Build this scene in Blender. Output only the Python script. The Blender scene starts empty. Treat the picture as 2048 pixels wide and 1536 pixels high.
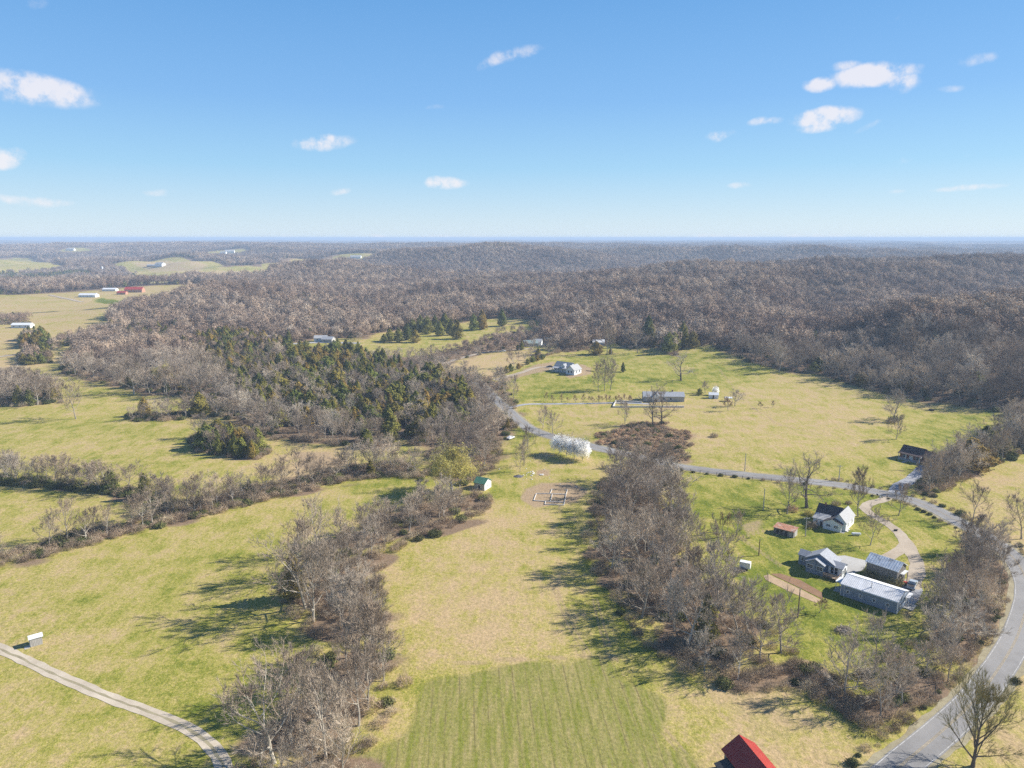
import bpy, math, random
import numpy as np
from mathutils import Vector, Matrix, Euler

R = math.radians
random.seed(7)
rng = np.random.default_rng(11)
scn = bpy.context.scene
COL = scn.collection

# ------------------------------------------------------------------ camera
F_PX, PITCH, CAM_H = 1450.0, R(11.4), 95.0          # focal length for a 2048 px wide frame
cam_d = bpy.data.cameras.new('camera'); cam = bpy.data.objects.new('camera', cam_d); COL.objects.link(cam)
cam.location = (0, 0, CAM_H); cam.rotation_euler = (R(90) - PITCH, 0, 0)
cam_d.sensor_width = 36.0; cam_d.lens = 36.0 * F_PX / 2048; cam_d.clip_start = 1.0; cam_d.clip_end = 90000
scn.camera = cam

# ------------------------------------------------------------------ light
SUN_AZ, SUN_EL = R(12), R(33)                        # azimuth from +X towards +Y
sun_d = bpy.data.lights.new('sun', 'SUN'); sun = bpy.data.objects.new('sun', sun_d); COL.objects.link(sun)
sun_d.energy = 5.0; sun_d.angle = R(0.53); sun_d.color = (1.0, 0.95, 0.87)
sdir = Vector((math.cos(SUN_EL) * math.cos(SUN_AZ), math.cos(SUN_EL) * math.sin(SUN_AZ), math.sin(SUN_EL)))
sun.rotation_euler = sdir.to_track_quat('Z', 'Y').to_euler(); sun.location = (200, 0, 300)

vs = scn.view_settings
vs.view_transform = 'Standard'; vs.look = 'None'; vs.gamma = 1.0; vs.use_curve_mapping = False
vs.exposure = 0.87

world = bpy.data.worlds.new('World'); scn.world = world; world.use_nodes = True
wt = world.node_tree; wt.nodes.clear()
def WN(t, **k):
    n = wt.nodes.new(t)
    for a, b in k.items(): setattr(n, a, b)
    return n
def wmath(op, a, b=None, c=None):
    n = WN('ShaderNodeMath', operation=op)
    for i, x in enumerate((a, b, c)):
        if x is None: continue
        if isinstance(x, (int, float)): n.inputs[i].default_value = x
        else: wt.links.new(x, n.inputs[i])
    return n.outputs[0]
sky = WN('ShaderNodeTexSky', sky_type='NISHITA'); sky.sun_disc = False
sky.sun_elevation = SUN_EL; sky.sun_rotation = R(90) - SUN_AZ
sky.altitude = 200; sky.air_density = 1.3; sky.dust_density = 0.0; sky.ozone_density = 4.0
# fair-weather clouds: irregular puffs at fixed bearings and elevations of the sky
tc = WN('ShaderNodeTexCoord')
sep = WN('ShaderNodeSeparateXYZ'); wt.links.new(tc.outputs['Generated'], sep.inputs[0])
nz = WN('ShaderNodeTexNoise'); nz.inputs['Scale'].default_value = 34; nz.inputs['Detail'].default_value = 5; nz.inputs['Roughness'].default_value = 0.62
nz2 = WN('ShaderNodeTexNoise'); nz2.inputs['Scale'].default_value = 14; nz2.inputs['Detail'].default_value = 3
wt.links.new(tc.outputs['Generated'], nz.inputs['Vector']); wt.links.new(tc.outputs['Generated'], nz2.inputs['Vector'])
ns = WN('ShaderNodeSeparateColor'); wt.links.new(nz.outputs['Color'], ns.inputs[0])
n2s = WN('ShaderNodeSeparateColor'); wt.links.new(nz2.outputs['Color'], n2s.inputs[0])
az = wmath('ARCTAN2', sep.outputs[0], sep.outputs[1]); el = wmath('ARCSINE', sep.outputs[2])
az = wmath('ADD', az, wmath('MULTIPLY', wmath('SUBTRACT', n2s.outputs[0], 0.5), 0.045))
el = wmath('ADD', el, wmath('MULTIPLY', wmath('SUBTRACT', n2s.outputs[1], 0.5), 0.022))
def azel(u, v):
    x = (u - 1024) / F_PX; y = -(v - 768) / F_PX
    d = Vector((x, math.cos(PITCH) + y * math.sin(PITCH), -math.sin(PITCH) + y * math.cos(PITCH))).normalized()
    return math.atan2(d.x, d.y), math.asin(d.z)
CLOUDS = [  # centre, half widths (in 1/1450 rad), tilt, strength
    (72, 182, 108, 31, -.10, 1.0), (165, 204, 38, 10, -.2, .45), (12, 311, 45, 20, 0, .9), (1020, 108, 78, 17, .28, .62), (1755, 150, 88, 25, 0, 1.2),
    (1690, 132, 34, 12, 0, .7), (1820, 165, 30, 22, 0, .8), (1640, 170, 38, 16, 0, 1.0), (1655, 232, 74, 21, 0, 1.15), (1645, 250, 50, 14, 0, .9),
    (1528, 243, 42, 10, .1, .6), (1431, 270, 34, 13, 0, .7), (1750, 252, 42, 9, .35, .4), (645, 286, 72, 19, .12, .95), (888, 368, 50, 17, 0, .95),
    (318, 384, 34, 9, 0, .5), (675, 383, 28, 9, .1, .5), (70, 397, 70, 10, -.1, .55), (1484, 368, 28, 8, .1, .5), (1940, 374, 66, 7, .06, .6), (1790, 380, 24, 6, 0, .5),
    (1948, 117, 32, 12, .1, .45), (1897, 176, 22, 8, 0, .35), (1797, 37, 26, 7, .1, .35), (1938, 311, 18, 7, 0, .4), (1800, 322, 30, 9, 0, .3), (88, 5, 28, 14, 0, .35),
    (860, 215, 40, 7, .1, .3), (1245, 474, 38, 10, 0, .6), (915, 140, 26, 8, 0, .25),
    (700, 478, 420, 7, 0, .45), (1500, 477, 420, 9, 0, .45)]
acc = None
for (u, v, ru, rv, tilt, st) in CLOUDS:
    a0, e0 = azel(u, v)
    da = wmath('SUBTRACT', az, a0); de = wmath('SUBTRACT', el, e0)
    if tilt: de = wmath('MULTIPLY_ADD', da, -tilt, de)
    q = wmath('POWER', wmath('MULTIPLY', da, F_PX / ru), 2.0)
    q = wmath('MULTIPLY_ADD', wmath('MULTIPLY', de, F_PX / rv), wmath('MULTIPLY', de, F_PX / rv), q)
    e = wmath('MULTIPLY', wmath('MAXIMUM', wmath('SUBTRACT', 1.0, q), 0.0), st)
    acc = e if acc is None else wmath('MAXIMUM', acc, e)
dens = wmath('MULTIPLY', acc, wmath('MULTIPLY_ADD', wmath('SUBTRACT', ns.outputs[2], 0.5), 4.0, 0.92))
mr = WN('ShaderNodeMapRange', interpolation_type='SMOOTHSTEP'); mr.inputs[1].default_value = 0.12; mr.inputs[2].default_value = 1.0
wt.links.new(dens, mr.inputs[0])
mixc = WN('ShaderNodeMix', data_type='RGBA'); mixc.inputs[7].default_value = (5.4, 5.1, 5.15, 1)
wt.links.new(wmath('MULTIPLY', mr.outputs[0], 0.76), mixc.inputs[0])
grad = WN('ShaderNodeValToRGB'); ge = grad.color_ramp.elements
wt.links.new(wmath('MULTIPLY', wmath('MAXIMUM', sep.outputs[2], 0.0), 1.0), grad.inputs[0])
ge[0].position = 0; ge[0].color = (.66, .84, 1.0, 1); ge[1].position = 1; ge[1].color = (.03, .10, .29, 1)
for p_, c_ in ((.02, (.60, .80, .98)), (.09, (.35, .655, .965)), (.17, (.225, .50, .92)), (.28, (.145, .40, .82)), (.55, (.05, .16, .42))):
    x_ = ge.new(p_); x_.color = c_ + (1,)
gsc = WN('ShaderNodeVectorMath', operation='SCALE'); gsc.inputs[3].default_value = 5.15; wt.links.new(grad.outputs[0], gsc.inputs[0])
skm = WN('ShaderNodeMix', data_type='RGBA'); skm.inputs[0].default_value = 0.86      # clear spring air: the sky model pulled towards its measured colours
wt.links.new(sky.outputs[0], skm.inputs[6]); wt.links.new(gsc.outputs[0], skm.inputs[7])
wt.links.new(skm.outputs[2], mixc.inputs[6])
bg = WN('ShaderNodeBackground'); bg.inputs[1].default_value = 0.10
wo = WN('ShaderNodeOutputWorld')
wt.links.new(mixc.outputs[2], bg.inputs[0]); wt.links.new(bg.outputs[0], wo.inputs[0])

scn.render.engine = 'CYCLES'
cy = scn.cycles
cy.use_denoising = False; cy.max_bounces = 5; cy.diffuse_bounces = 2; cy.glossy_bounces = 2; cy.transmission_bounces = 2
cy.volume_bounces = 0; cy.transparent_max_bounces = 4; cy.caustics_reflective = False; cy.caustics_refractive = False

# ------------------------------------------------------------------ terrain height
_r = np.random.default_rng(5)
def _octave(wave, n):
    th = _r.uniform(0, 2 * math.pi, n); k = 2 * math.pi / (wave * _r.uniform(.75, 1.35, n))
    return np.cos(th) * k, np.sin(th) * k, _r.uniform(0, 2 * math.pi, n)
OCT = {w: _octave(w, 7) for w in (90, 260, 700, 1500, 4200)}
def wav(x, y, w):
    a, b, p = OCT[w]
    o = np.zeros_like(x)
    for i in range(len(a)): o += np.sin(a[i] * x + b[i] * y + p[i])
    return o / math.sqrt(len(a) / 2)
def sst(x, a, b):
    t = np.clip((x - a) / (b - a), 0, 1); return t * t * (3 - 2 * t)
HILLS = [  # x, y, sx, sy, amp
    (-385, 1010, 100, 120, 14), (-960, 2020, 170, 110, 9), (-850, 2420, 280, 120, 13), (-190, 590, 110, 120, 2), (-490, 1850, 170, 150, 50), (-300, 1650, 260, 100, 16), (30, 2450, 240, 200, 74),
    (-250, 2330, 190, 170, 48), (-1150, 2720, 330, 240, 36), (-2050, 2550, 330, 200, 42), (-1900, 4300, 1000, 380, 44), (-150, 3900, 600, 300, 34), (-500, 2950, 300, 140, 46), (-1050, 3350, 330, 150, 44),
    (39, 512, 38, 30, 2.0), (52, 340, 17, 13, 2.4), (640, 2850, 400, 150, 58), (1300, 2650, 330, 190, 52), (1500, 3600, 600, 260, 30), (900, 1250, 260, 120, 8), (-620, 1500, 260, 130, 4)]
def T(x, y):
    x = np.asarray(x, float); y = np.asarray(y, float)
    z = 0.22 * wav(x, y, 90) * sst(y, 120, 500) + 0.15 * wav(x, y, 260)
    for hx, hy, sx, sy, am in HILLS:
        z = z + am * np.exp(-.5 * (((x - hx) / sx) ** 2 + ((y - hy) / sy) ** 2))
    # wooded upland beyond the meadows on the right, cut by gullies
    y0 = 640 + 0.72 * np.clip(x - 170, 0, 600)
    yb = 1050 + .42 * np.clip(x + 100, 0, 1600)
    up = sst(y, y0, y0 + 230) * sst(x + .10 * (y - 1000), -140, 330) * (1 - .85 * sst(y, yb, yb + 420))
    gul = 1.6 * np.abs(np.sin(x / 88 + .9 * np.sin(y / 210) + 1.1)) ** .7
    sv = (x - 205) * .42 + (y - 540) * .907; pv = (x - 205) * .907 - (y - 540) * .42      # a side valley running away from the meadow
    up = up * (1 - .9 * np.exp(-(pv / 48) ** 2) * sst(sv, -20, 60) * (1 - sst(sv, 420, 620)))
    q1 = np.minimum(np.where(y > 430, pv, 1e3), (x - 226) * .97 + .25 * (y - 400) * (y < 400))
    z = z + 31 * sst(q1, 4, 95) * np.exp(-.5 * ((y - (570 + .16 * (x - 300))) / 88) ** 2) * (.72 + .28 * sst(x, 300, 500)) + 4 * sst(q1, 4, 60) * (1 - sst(y, 560, 700)) * sst(y, 330, 430)
    z = z + up * (21 + 9 * gul + .008 * np.clip(x, 0, 900) + 2.2 * wav(x, y, 260) + 2.0 * wav(x, y, 700))
    z = z + 7 * sst(y, 430, 640) * sst(x, 60, 200) * (1 - sst(y, 640, 900))
    far = sst(y, 2500, 4300)
    rise = far * (16 + 8 * wav(x, y, 1500) + 5 * wav(x, y, 700) + 3 * wav(x, y, 4200))
    z = z - 30 * sst(y, 1380 + .22 * np.clip(x, 0, 1500), 1950 + .22 * np.clip(x, 0, 1500)) * (1 - far)
    z = z + sst(y, 850, 1050) * (1 - sst(y, 1450, 1700)) * (1 - up) * sst(x, -620, -330) * 9 * (1 - np.abs(np.sin(x / 120 + .8 * np.sin(y / 150))))
    z = z + sst(y, 1500, 2100) * (6.5 * (1 - np.abs(np.sin(x / 105 + 1.2 * np.sin(y / 260) + .4 * wav(x, y, 700)))) + 2.5 * wav(x, y, 260))
    mid = sst(y, 950, 1900) * (1 - far) * (4.5 * np.abs(wav(x, y, 700)) + 1.8 * wav(x, y, 260)) * (1 - .8 * up) * (1 - sst(-x, 500, 800) * (1 - sst(y, 1900, 2600)))
    z = z + rise + mid
    return np.where(z > 44, 44 + (z - 44) * .55, z)

_t = np.geomspace(90, 40000, 2600)
def ground_at(u, v):
    """the point of the ground seen at a bearing and dip given in photograph pixels"""
    x = (u - 1024) / F_PX; y = -(v - 768) / F_PX
    d = np.array([x, math.cos(PITCH) + y * math.sin(PITCH), -math.sin(PITCH) + y * math.cos(PITCH)])
    X, Y, Z = d[0] * _t, d[1] * _t, CAM_H + d[2] * _t
    below = Z < T(X, Y)
    if not below.any(): return Vector((X[-1], Y[-1], float(T(X[-1], Y[-1]))))
    i = max(1, int(np.argmax(below))); a, b = _t[i - 1], _t[i]
    for _ in range(18):
        m = .5 * (a + b)
        if CAM_H + d[2] * m < float(T(d[0] * m, d[1] * m)): b = m
        else: a = m
    return Vector((d[0] * b, d[1] * b, float(T(d[0] * b, d[1] * b))))
def proj(x, y, z):
    c, s = math.cos(PITCH), math.sin(PITCH)
    dz = np.asarray(z) - CAM_H
    dep = y * c - dz * s; up = y * s + dz * c
    return 1024 + F_PX * x / dep, 768 - F_PX * up / dep
def metres(P, hpx):
    """height in metres of something hpx photograph pixels tall standing at P"""
    _, v0 = proj(P[0], P[1], P[2]); _, v1 = proj(P[0], P[1], P[2] + 10)
    return hpx * 10 / (v0 - v1)

# ------------------------------------------------------------------ materials
def new_mat(name):
    m = bpy.data.materials.new(name); m.use_nodes = True
    nt = m.node_tree; b = nt.nodes['Principled BSDF']
    b.inputs['Specular IOR Level'].default_value = 0.25
    return m, nt, b
class NB:
    def __init__(s, nt): s.nt = nt
    def N(s, t, ins=None, **k):
        n = s.nt.nodes.new(t)
        for a, b in k.items(): setattr(n, a, b)
        for a, b in (ins or {}).items(): s.set(n.inputs[a], b)
        return n
    def set(s, sock, val):
        if hasattr(val, 'is_output'): s.nt.links.new(val, sock)
        else:
            if isinstance(val, tuple) and len(val) == 3 and sock.type == 'RGBA': val = val + (1,)
            sock.default_value = val
    def mix(s, f, a, b, mode='MIX'):
        n = s.N('ShaderNodeMix', data_type='RGBA', blend_type=mode); s.set(n.inputs[0], f); s.set(n.inputs[6], a); s.set(n.inputs[7], b); return n.outputs[2]
    def m(s, op, a, b=0.0, clamp=False):
        n = s.N('ShaderNodeMath', operation=op, use_clamp=clamp); s.set(n.inputs[0], a); s.set(n.inputs[1], b); return n.outputs[0]
    def noise(s, vec, scale, detail=3.0, rough=.55):
        n = s.N('ShaderNodeTexNoise', {'Scale': scale, 'Detail': detail, 'Roughness': rough}); s.nt.links.new(vec, n.inputs['Vector']); return n.outputs[0]
    def ramp(s, v, a, b, c=0.0, d=1.0):
        n = s.N('ShaderNodeMapRange', {0: v, 1: a, 2: b, 3: c, 4: d}); n.clamp = True; return n.outputs[0]
def simple(name, col, rough=.7, var=.12, scale=2.0, metal=0.0, bump=0.0, streak=None, dirt=None):
    m, nt, b = new_mat(name); w = NB(nt)
    tcn = w.N('ShaderNodeTexCoord'); v = tcn.outputs['Object']
    if streak: mp = w.N('ShaderNodeMapping', {'Scale': streak}); nt.links.new(v, mp.inputs[0]); v = mp.outputs[0]
    n = w.noise(v, scale, 4.0)
    c1 = tuple(x * (1 - var * 2) for x in col); c2 = tuple(min(1, x * (1 + var * 2)) for x in col)
    c = w.mix(w.ramp(n, .3, .7), c1, c2)
    if dirt:
        c = w.mix(w.ramp(w.noise(v, scale * .37, 5.0, .7), .48, .62), c, dirt)
    nt.links.new(c, b.inputs['Base Color']); b.inputs['Roughness'].default_value = rough; b.inputs['Metallic'].default_value = metal
    if bump:
        bn = w.N('ShaderNodeBump', {'Distance': bump, 'Height': n}); nt.links.new(bn.outputs[0], b.inputs['Normal'])
    return m
def plant_mat(name, cols, pos_scale=.25, trans=0.0, patch=0.0, lo=.25, hi=.78):
    """cols: three colours picked per plant, with a clumpy variation inside it"""
    m, nt, b = new_mat(name); w = NB(nt)
    oi = w.N('ShaderNodeObjectInfo')
    r = oi.outputs['Random']
    c = w.mix(w.ramp(r, 0, .5), cols[0], cols[1]); c = w.mix(w.ramp(r, .5, 1), c, cols[2])
    tcn = w.N('ShaderNodeTexCoord'); g = w.N('ShaderNodeNewGeometry')
    n = w.noise(g.outputs['Position'], pos_scale, 2.0)
    if patch:   # stands of different species
        pn = w.noise(g.outputs['Position'], patch, 3.0, .6); c = w.mix(w.ramp(pn, .40, .62, 0, .75), c, tuple(x * y for x, y in zip(cols[1], (.72, .66, .66)))); pn2 = w.noise(g.outputs['Position'], patch * 2.3, 2.0); c = w.mix(w.ramp(pn2, .52, .66, 0, .6), c, tuple(x * y for x, y in zip(cols[2], (1.12, 1.06, .98))))
    r2 = w.m('FRACT', w.m('MULTIPLY', r, 17.31))
    c = w.mix(1.0, c, w.N('ShaderNodeCombineColor', {0: w.m('ADD', w.m('MULTIPLY', n, .9), w.ramp(r2, 0, 1, lo, hi)), 1: w.m('ADD', w.m('MULTIPLY', n, .9), w.ramp(r2, 0, 1, lo, hi)), 2: w.m('ADD', w.m('MULTIPLY', n, .9), w.ramp(r2, 0, 1, lo + .02, hi - .03))}).outputs[0], 'MULTIPLY')
    nt.links.new(c, b.inputs['Base Color']); b.inputs['Roughness'].default_value = .85; b.inputs['Specular IOR Level'].default_value = .08
    if trans:
        tb = w.N('ShaderNodeBsdfTranslucent', {'Color': c}); ms = w.N('ShaderNodeMixShader', {0: trans}); nt.links.new(b.outputs[0], ms.inputs[1]); nt.links.new(tb.outputs[0], ms.inputs[2]); nt.links.new(ms.outputs[0], nt.nodes['Material Output'].inputs[0])
    return m
M = {}
M['bark'] = plant_mat('bark', [(.47, .43, .37), (.30, .26, .21), (.40, .36, .30)])
M['dark_bark'] = plant_mat('dark_bark', [(.14, .12, .10), (.12, .10, .085), (.15, .13, .11)])
M['twig'] = plant_mat('twigs', [(.52, .43, .335), (.35, .28, .205), (.58, .51, .42)], patch=.012)
M['far_twig'] = plant_mat('distant_twigs', [(.44, .335, .245), (.31, .225, .16), (.50, .41, .315)], .05, patch=.006)
M['cedar'] = plant_mat('cedar_foliage', [(.16, .19, .045), (.25, .235, .052), (.35, .235, .065)], .35, .25)
M['brush'] = plant_mat('brush_twigs', [(.42, .32, .22), (.34, .25, .17), (.44, .36, .24)])
M['red_brush'] = plant_mat('russet_brush', [(.56, .38, .24), (.46, .32, .20), (.58, .44, .27)])
M['green_brush'] = plant_mat('green_brush', [(.12, .13, .045), (.16, .16, .055), (.08, .10, .035)])
M['willow'] = plant_mat('willow_leaves', [(.50, .44, .13), (.52, .45, .14), (.49, .43, .13)], trans=.35, lo=.5, hi=.65)
M['blossom'] = plant_mat('blossom', [(.90, .90, .89), (.90, .89, .88), (.88, .88, .87)], .6, .6, lo=.66, hi=.74)
M['bud'] = plant_mat('bud_twigs', [(.28, .24, .10), (.30, .25, .12), (.27, .24, .11)])
M['redbud'] = plant_mat('reddish_twigs', [(.33, .20, .12), (.30, .19, .13), (.36, .23, .14)])
M['drygrass'] = plant_mat('dry_grass', [(.36, .30, .17), (.34, .27, .15), (.30, .28, .12)])

# the ground: one material, driven by what grows or lies where
def ground_material():
    m, nt, b = new_mat('ground_cover'); w = NB(nt)
    g = w.N('ShaderNodeNewGeometry'); P = g.outputs['Position']
    at = w.N('ShaderNodeAttribute', attribute_name='cover'); sp = w.N('ShaderNodeSeparateColor'); nt.links.new(at.outputs['Color'], sp.inputs[0])
    at2 = w.N('ShaderNodeAttribute', attribute_name='cover2'); sp2 = w.N('ShaderNodeSeparateColor'); nt.links.new(at2.outputs['Color'], sp2.inputs[0])
    forest, green, dirt, rows = sp.outputs[0], sp.outputs[1], sp.outputs[2], at.outputs['Alpha']
    red, plough = sp2.outputs[0], sp2.outputs[1]
    n_big = w.noise(P, .018, 3.0); n_mid = w.noise(P, .11, 4.0, .6); n_sm = w.noise(P, .7, 5.0, .7); n_fine = w.noise(P, 3.2, 3.0, .7)
    sm = w.N('ShaderNodeMapping', {'Scale': (1.0, .12, 1.0)}); nt.links.new(P, sm.inputs[0])
    n_str = w.noise(sm.outputs[0], .55, 4.0, .65)
    dm = w.N('ShaderNodeMapping', {'Rotation': (0, 0, R(28)), 'Scale': (1.0, .22, 1.0)}); nt.links.new(P, dm.inputs[0]); n_dir = w.noise(dm.outputs[0], .32, 4.0, .65)
    gr = w.m('ADD', green, w.m('MULTIPLY', w.m('SUBTRACT', n_big, .5), 1.0))
    gr = w.m('ADD', gr, w.m('MULTIPLY', w.m('SUBTRACT', n_mid, .5), 1.35))
    gr = w.m('ADD', gr, w.m('MULTIPLY', w.m('SUBTRACT', n_sm, .5), 1.1))
    gr = w.m('ADD', gr, w.m('MULTIPLY', w.m('SUBTRACT', n_fine, .5), 1.1)); gr = w.m('ADD', gr, w.m('MULTIPLY', w.m('SUBTRACT', n_dir, .5), .9))
    gr = w.ramp(gr, 0, 1)
    n = w.N('ShaderNodeValToRGB'); nt.links.new(gr, n.inputs[0]); e = n.color_ramp.elements
    e[0].position = 0; e[0].color = (.50, .365, .20, 1); e[1].position = 1; e[1].color = (.150, .185, .024, 1)
    for p_, c_ in ((.28, (.46, .365, .150)), (.5, (.39, .34, .092)), (.75, (.265, .268, .045))):
        x = n.color_ramp.elements.new(p_); x.color = c_ + (1,)
    c = n.outputs[0]
    # bare soil and worn ground
    c = w.mix(w.ramp(w.m('ADD', dirt, w.m('MULTIPLY', w.m('SUBTRACT', n_sm, .5), .7)), .25, .75), c, w.mix(n_mid, (.38, .26, .155), (.44, .335, .21)))
    # sown field in drills
    wv = w.N('ShaderNodeTexWave', {'Scale': .23, 'Distortion': 3.2, 'Detail': 3.0, 'Detail Scale': .6}, wave_type='BANDS', bands_direction='X')
    rot = w.N('ShaderNodeMapping', {'Rotation': (0, 0, R(-4))}); nt.links.new(P, rot.inputs[0]); nt.links.new(rot.outputs[0], wv.inputs['Vector'])
    rr = w.m('ADD', w.m('MULTIPLY', wv.outputs[0], .22), w.m('ADD', w.m('MULTIPLY', n_str, 2.3), w.m('MULTIPLY', n_sm, .7)))
    rc = w.mix(w.ramp(rr, 1.25, 2.15), (.215, .228, .042), (.38, .31, .135))
    thin = w.N('ShaderNodeTexWave', {'Scale': .108, 'Distortion': .35, 'Detail': 2.0}, wave_type='BANDS', bands_direction='X'); nt.links.new(rot.outputs[0], thin.inputs['Vector'])
    rc = w.mix(w.m('MULTIPLY', w.ramp(thin.outputs[0], .955, 1.0), w.ramp(n_str, .35, .6, 0, .55)), rc, (.12, .095, .045))
    c = w.mix(w.ramp(w.m('ADD', rows, w.m('MULTIPLY', w.m('SUBTRACT', n_mid, .5), .5)), .35, .65), c, rc)
    # leaf litter under trees
    lit = w.mix(n_sm, (.19, .13, .085), (.31, .22, .145)); lit = w.mix(w.ramp(n_fine, .55, .75), lit, (.38, .28, .18))
    c = w.mix(w.ramp(w.m('ADD', forest, w.m('MULTIPLY', w.m('SUBTRACT', n_sm, .5), .6)), .3, .7), c, lit)
    rd = w.mix(w.ramp(n_sm, .3, .7), (.25, .16, .10), (.42, .31, .195))
    c = w.mix(w.ramp(w.m('ADD', red, w.m('MULTIPLY', w.m('SUBTRACT', n_sm, .5), .6)), .3, .7), c, rd)
    c = w.mix(w.ramp(plough, .3, .7), c, w.mix(n_mid, (.10, .09, .055), (.14, .13, .07)))
    n_px = w.noise(P, 1.3, 2.0, .6); c = w.mix(1.0, c, w.N('ShaderNodeCombineColor', {0: w.ramp(n_px, .3, .7, .78, 1.17), 1: w.ramp(n_px, .3, .7, .80, 1.15), 2: w.ramp(n_px, .3, .7, .76, 1.17)}).outputs[0], 'MULTIPLY')
    # fine grain
    c = w.mix(w.ramp(n_fine, .35, .7, .0, .6), c, w.mix(.5, c, (.05, .045, .02), 'MULTIPLY'), 'MIX')
    nt.links.new(c, b.inputs['Base Color']); b.inputs['Roughness'].default_value = .95; b.inputs['Specular IOR Level'].default_value = .05
    hgt = w.m('ADD', w.m('MULTIPLY', n_fine, .25), n_sm)
    bn = w.N('ShaderNodeBump', {'Distance': .30, 'Strength': .7, 'Height': hgt}); nt.links.new(bn.outputs[0], b.inputs['Normal'])
    return m
M['ground'] = ground_material()

# ------------------------------------------------------------------ object helpers
def mesh_from(name, V, Fc, mats, smooth=False, mi=None):
    me = bpy.data.meshes.new(name); me.from_pydata([tuple(v) for v in V], [], Fc)
    for m in (mats if isinstance(mats, (list, tuple)) else [mats]): me.materials.append(m)
    if mi is not None: me.polygons.foreach_set('material_index', mi)
    if smooth: me.polygons.foreach_set('use_smooth', [True] * len(me.polygons))
    me.update(); return me
def link(name, data, parent=None, loc=None, rz=0.0, **props):
    o = bpy.data.objects.new(name, data); COL.objects.link(o)
    if parent: o.parent = parent
    if loc is not None: o.location = loc
    o.rotation_euler = (0, 0, rz)
    for k, v in props.items():
        if v is not None: o[k] = v
    return o
def thing(name, label, cat, loc, rz=0.0, group=None):
    return link(name, None, None, loc, rz, label=label, category=cat, group=group)
class MB:
    def __init__(s): s.V = []; s.F = []
    def box(s, x0, x1, y0, y1, z0, z1):
        i = len(s.V)
        s.V += [(x, y, z) for z in (z0, z1) for x, y in ((x0, y0), (x1, y0), (x1, y1), (x0, y1))]
        s.F += [(i, i + 3, i + 2, i + 1), (i + 4, i + 5, i + 6, i + 7)] + [(i + a, i + (a + 1) % 4, i + 4 + (a + 1) % 4, i + 4 + a) for a in range(4)]
        return s
    def hexa(s, pts):   # 4 bottom, 4 top, both counter-clockwise
        i = len(s.V); s.V += list(pts)
        s.F += [(i, i + 3, i + 2, i + 1), (i + 4, i + 5, i + 6, i + 7)] + [(i + a, i + (a + 1) % 4, i + 4 + (a + 1) % 4, i + 4 + a) for a in range(4)]
        return s
    def tube(s, pts, rad, n=6):
        i0 = len(s.V)
        for k, p in enumerate(pts):
            p = Vector(p); q = Vector(pts[min(k + 1, len(pts) - 1)]) - Vector(pts[max(k - 1, 0)])
            q.normalize(); a = q.orthogonal().normalized(); b_ = q.cross(a)
            r = rad[k] if isinstance(rad, (list, tuple)) else rad
            for j in range(n):
                t = 2 * math.pi * j / n; s.V.append(tuple(p + (a * math.cos(t) + b_ * math.sin(t)) * r))
        for k in range(len(pts) - 1):
            for j in range(n):
                a = i0 + k * n + j; b_ = i0 + k * n + (j + 1) % n; s.F.append((a, b_, b_ + n, a + n))
        s.F.append(tuple(i0 + (len(pts) - 1) * n + j for j in range(n))); s.F.append(tuple(i0 + n - 1 - j for j in range(n)))
        return s
    def poly(s, pts): i = len(s.V); s.V += list(pts); s.F.append(tuple(range(i, i + len(pts)))); return s
    def obj(s, name, mat, parent=None, **k): return link(name, mesh_from(name, s.V, s.F, mat), parent, **k)

# ------------------------------------------------------------------ ground sheet
ang = np.concatenate([np.linspace(-75, -41, 40)[:-1], np.linspace(-41, 41, 560), np.linspace(41, 75, 40)[1:]])
rad = np.concatenate([np.geomspace(12, 100, 22)[:-1], np.geomspace(100, 3000, 470)[:-1], np.geomspace(3000, 36000, 210)])
A_, R_ = np.meshgrid(np.radians(ang), rad)
GX, GY = R_ * np.sin(A_), R_ * np.cos(A_)
GZ = T(GX, GY)
def world_poly(pts): return np.array([tuple(ground_at(u, v))[:2] for u, v in pts])
def inside(X, Y, poly):
    """signed distance to a polygon, positive inside (only near its bounding box)"""
    sh = X.shape; X = X.ravel(); Y = Y.ravel(); out = np.full(X.shape, -1e3)
    pad = 40 + 0.02 * np.abs(poly).max()
    s = np.nonzero((X > poly[:, 0].min() - pad) & (X < poly[:, 0].max() + pad) & (Y > poly[:, 1].min() - pad) & (Y < poly[:, 1].max() + pad))[0]
    x, y = X[s], Y[s]; d = np.full(x.shape, 1e9); ins = np.zeros(x.shape, bool)
    for i in range(len(poly)):
        (ax, ay), (bx, by) = poly[i], poly[(i + 1) % len(poly)]
        ex, ey = bx - ax, by - ay; L = ex * ex + ey * ey + 1e-9
        t = np.clip(((x - ax) * ex + (y - ay) * ey) / L, 0, 1)
        d = np.minimum(d, np.hypot(x - ax - t * ex, y - ay - t * ey))
        c = (ay > y) != (by > y)
        with np.errstate(divide='ignore', invalid='ignore'): xi = ax + (y - ay) * ex / (ey if abs(ey) > 1e-9 else 1e-9)
        ins ^= c & (x < xi)
    out[s] = np.where(ins, d, -d); return out.reshape(sh)

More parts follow.
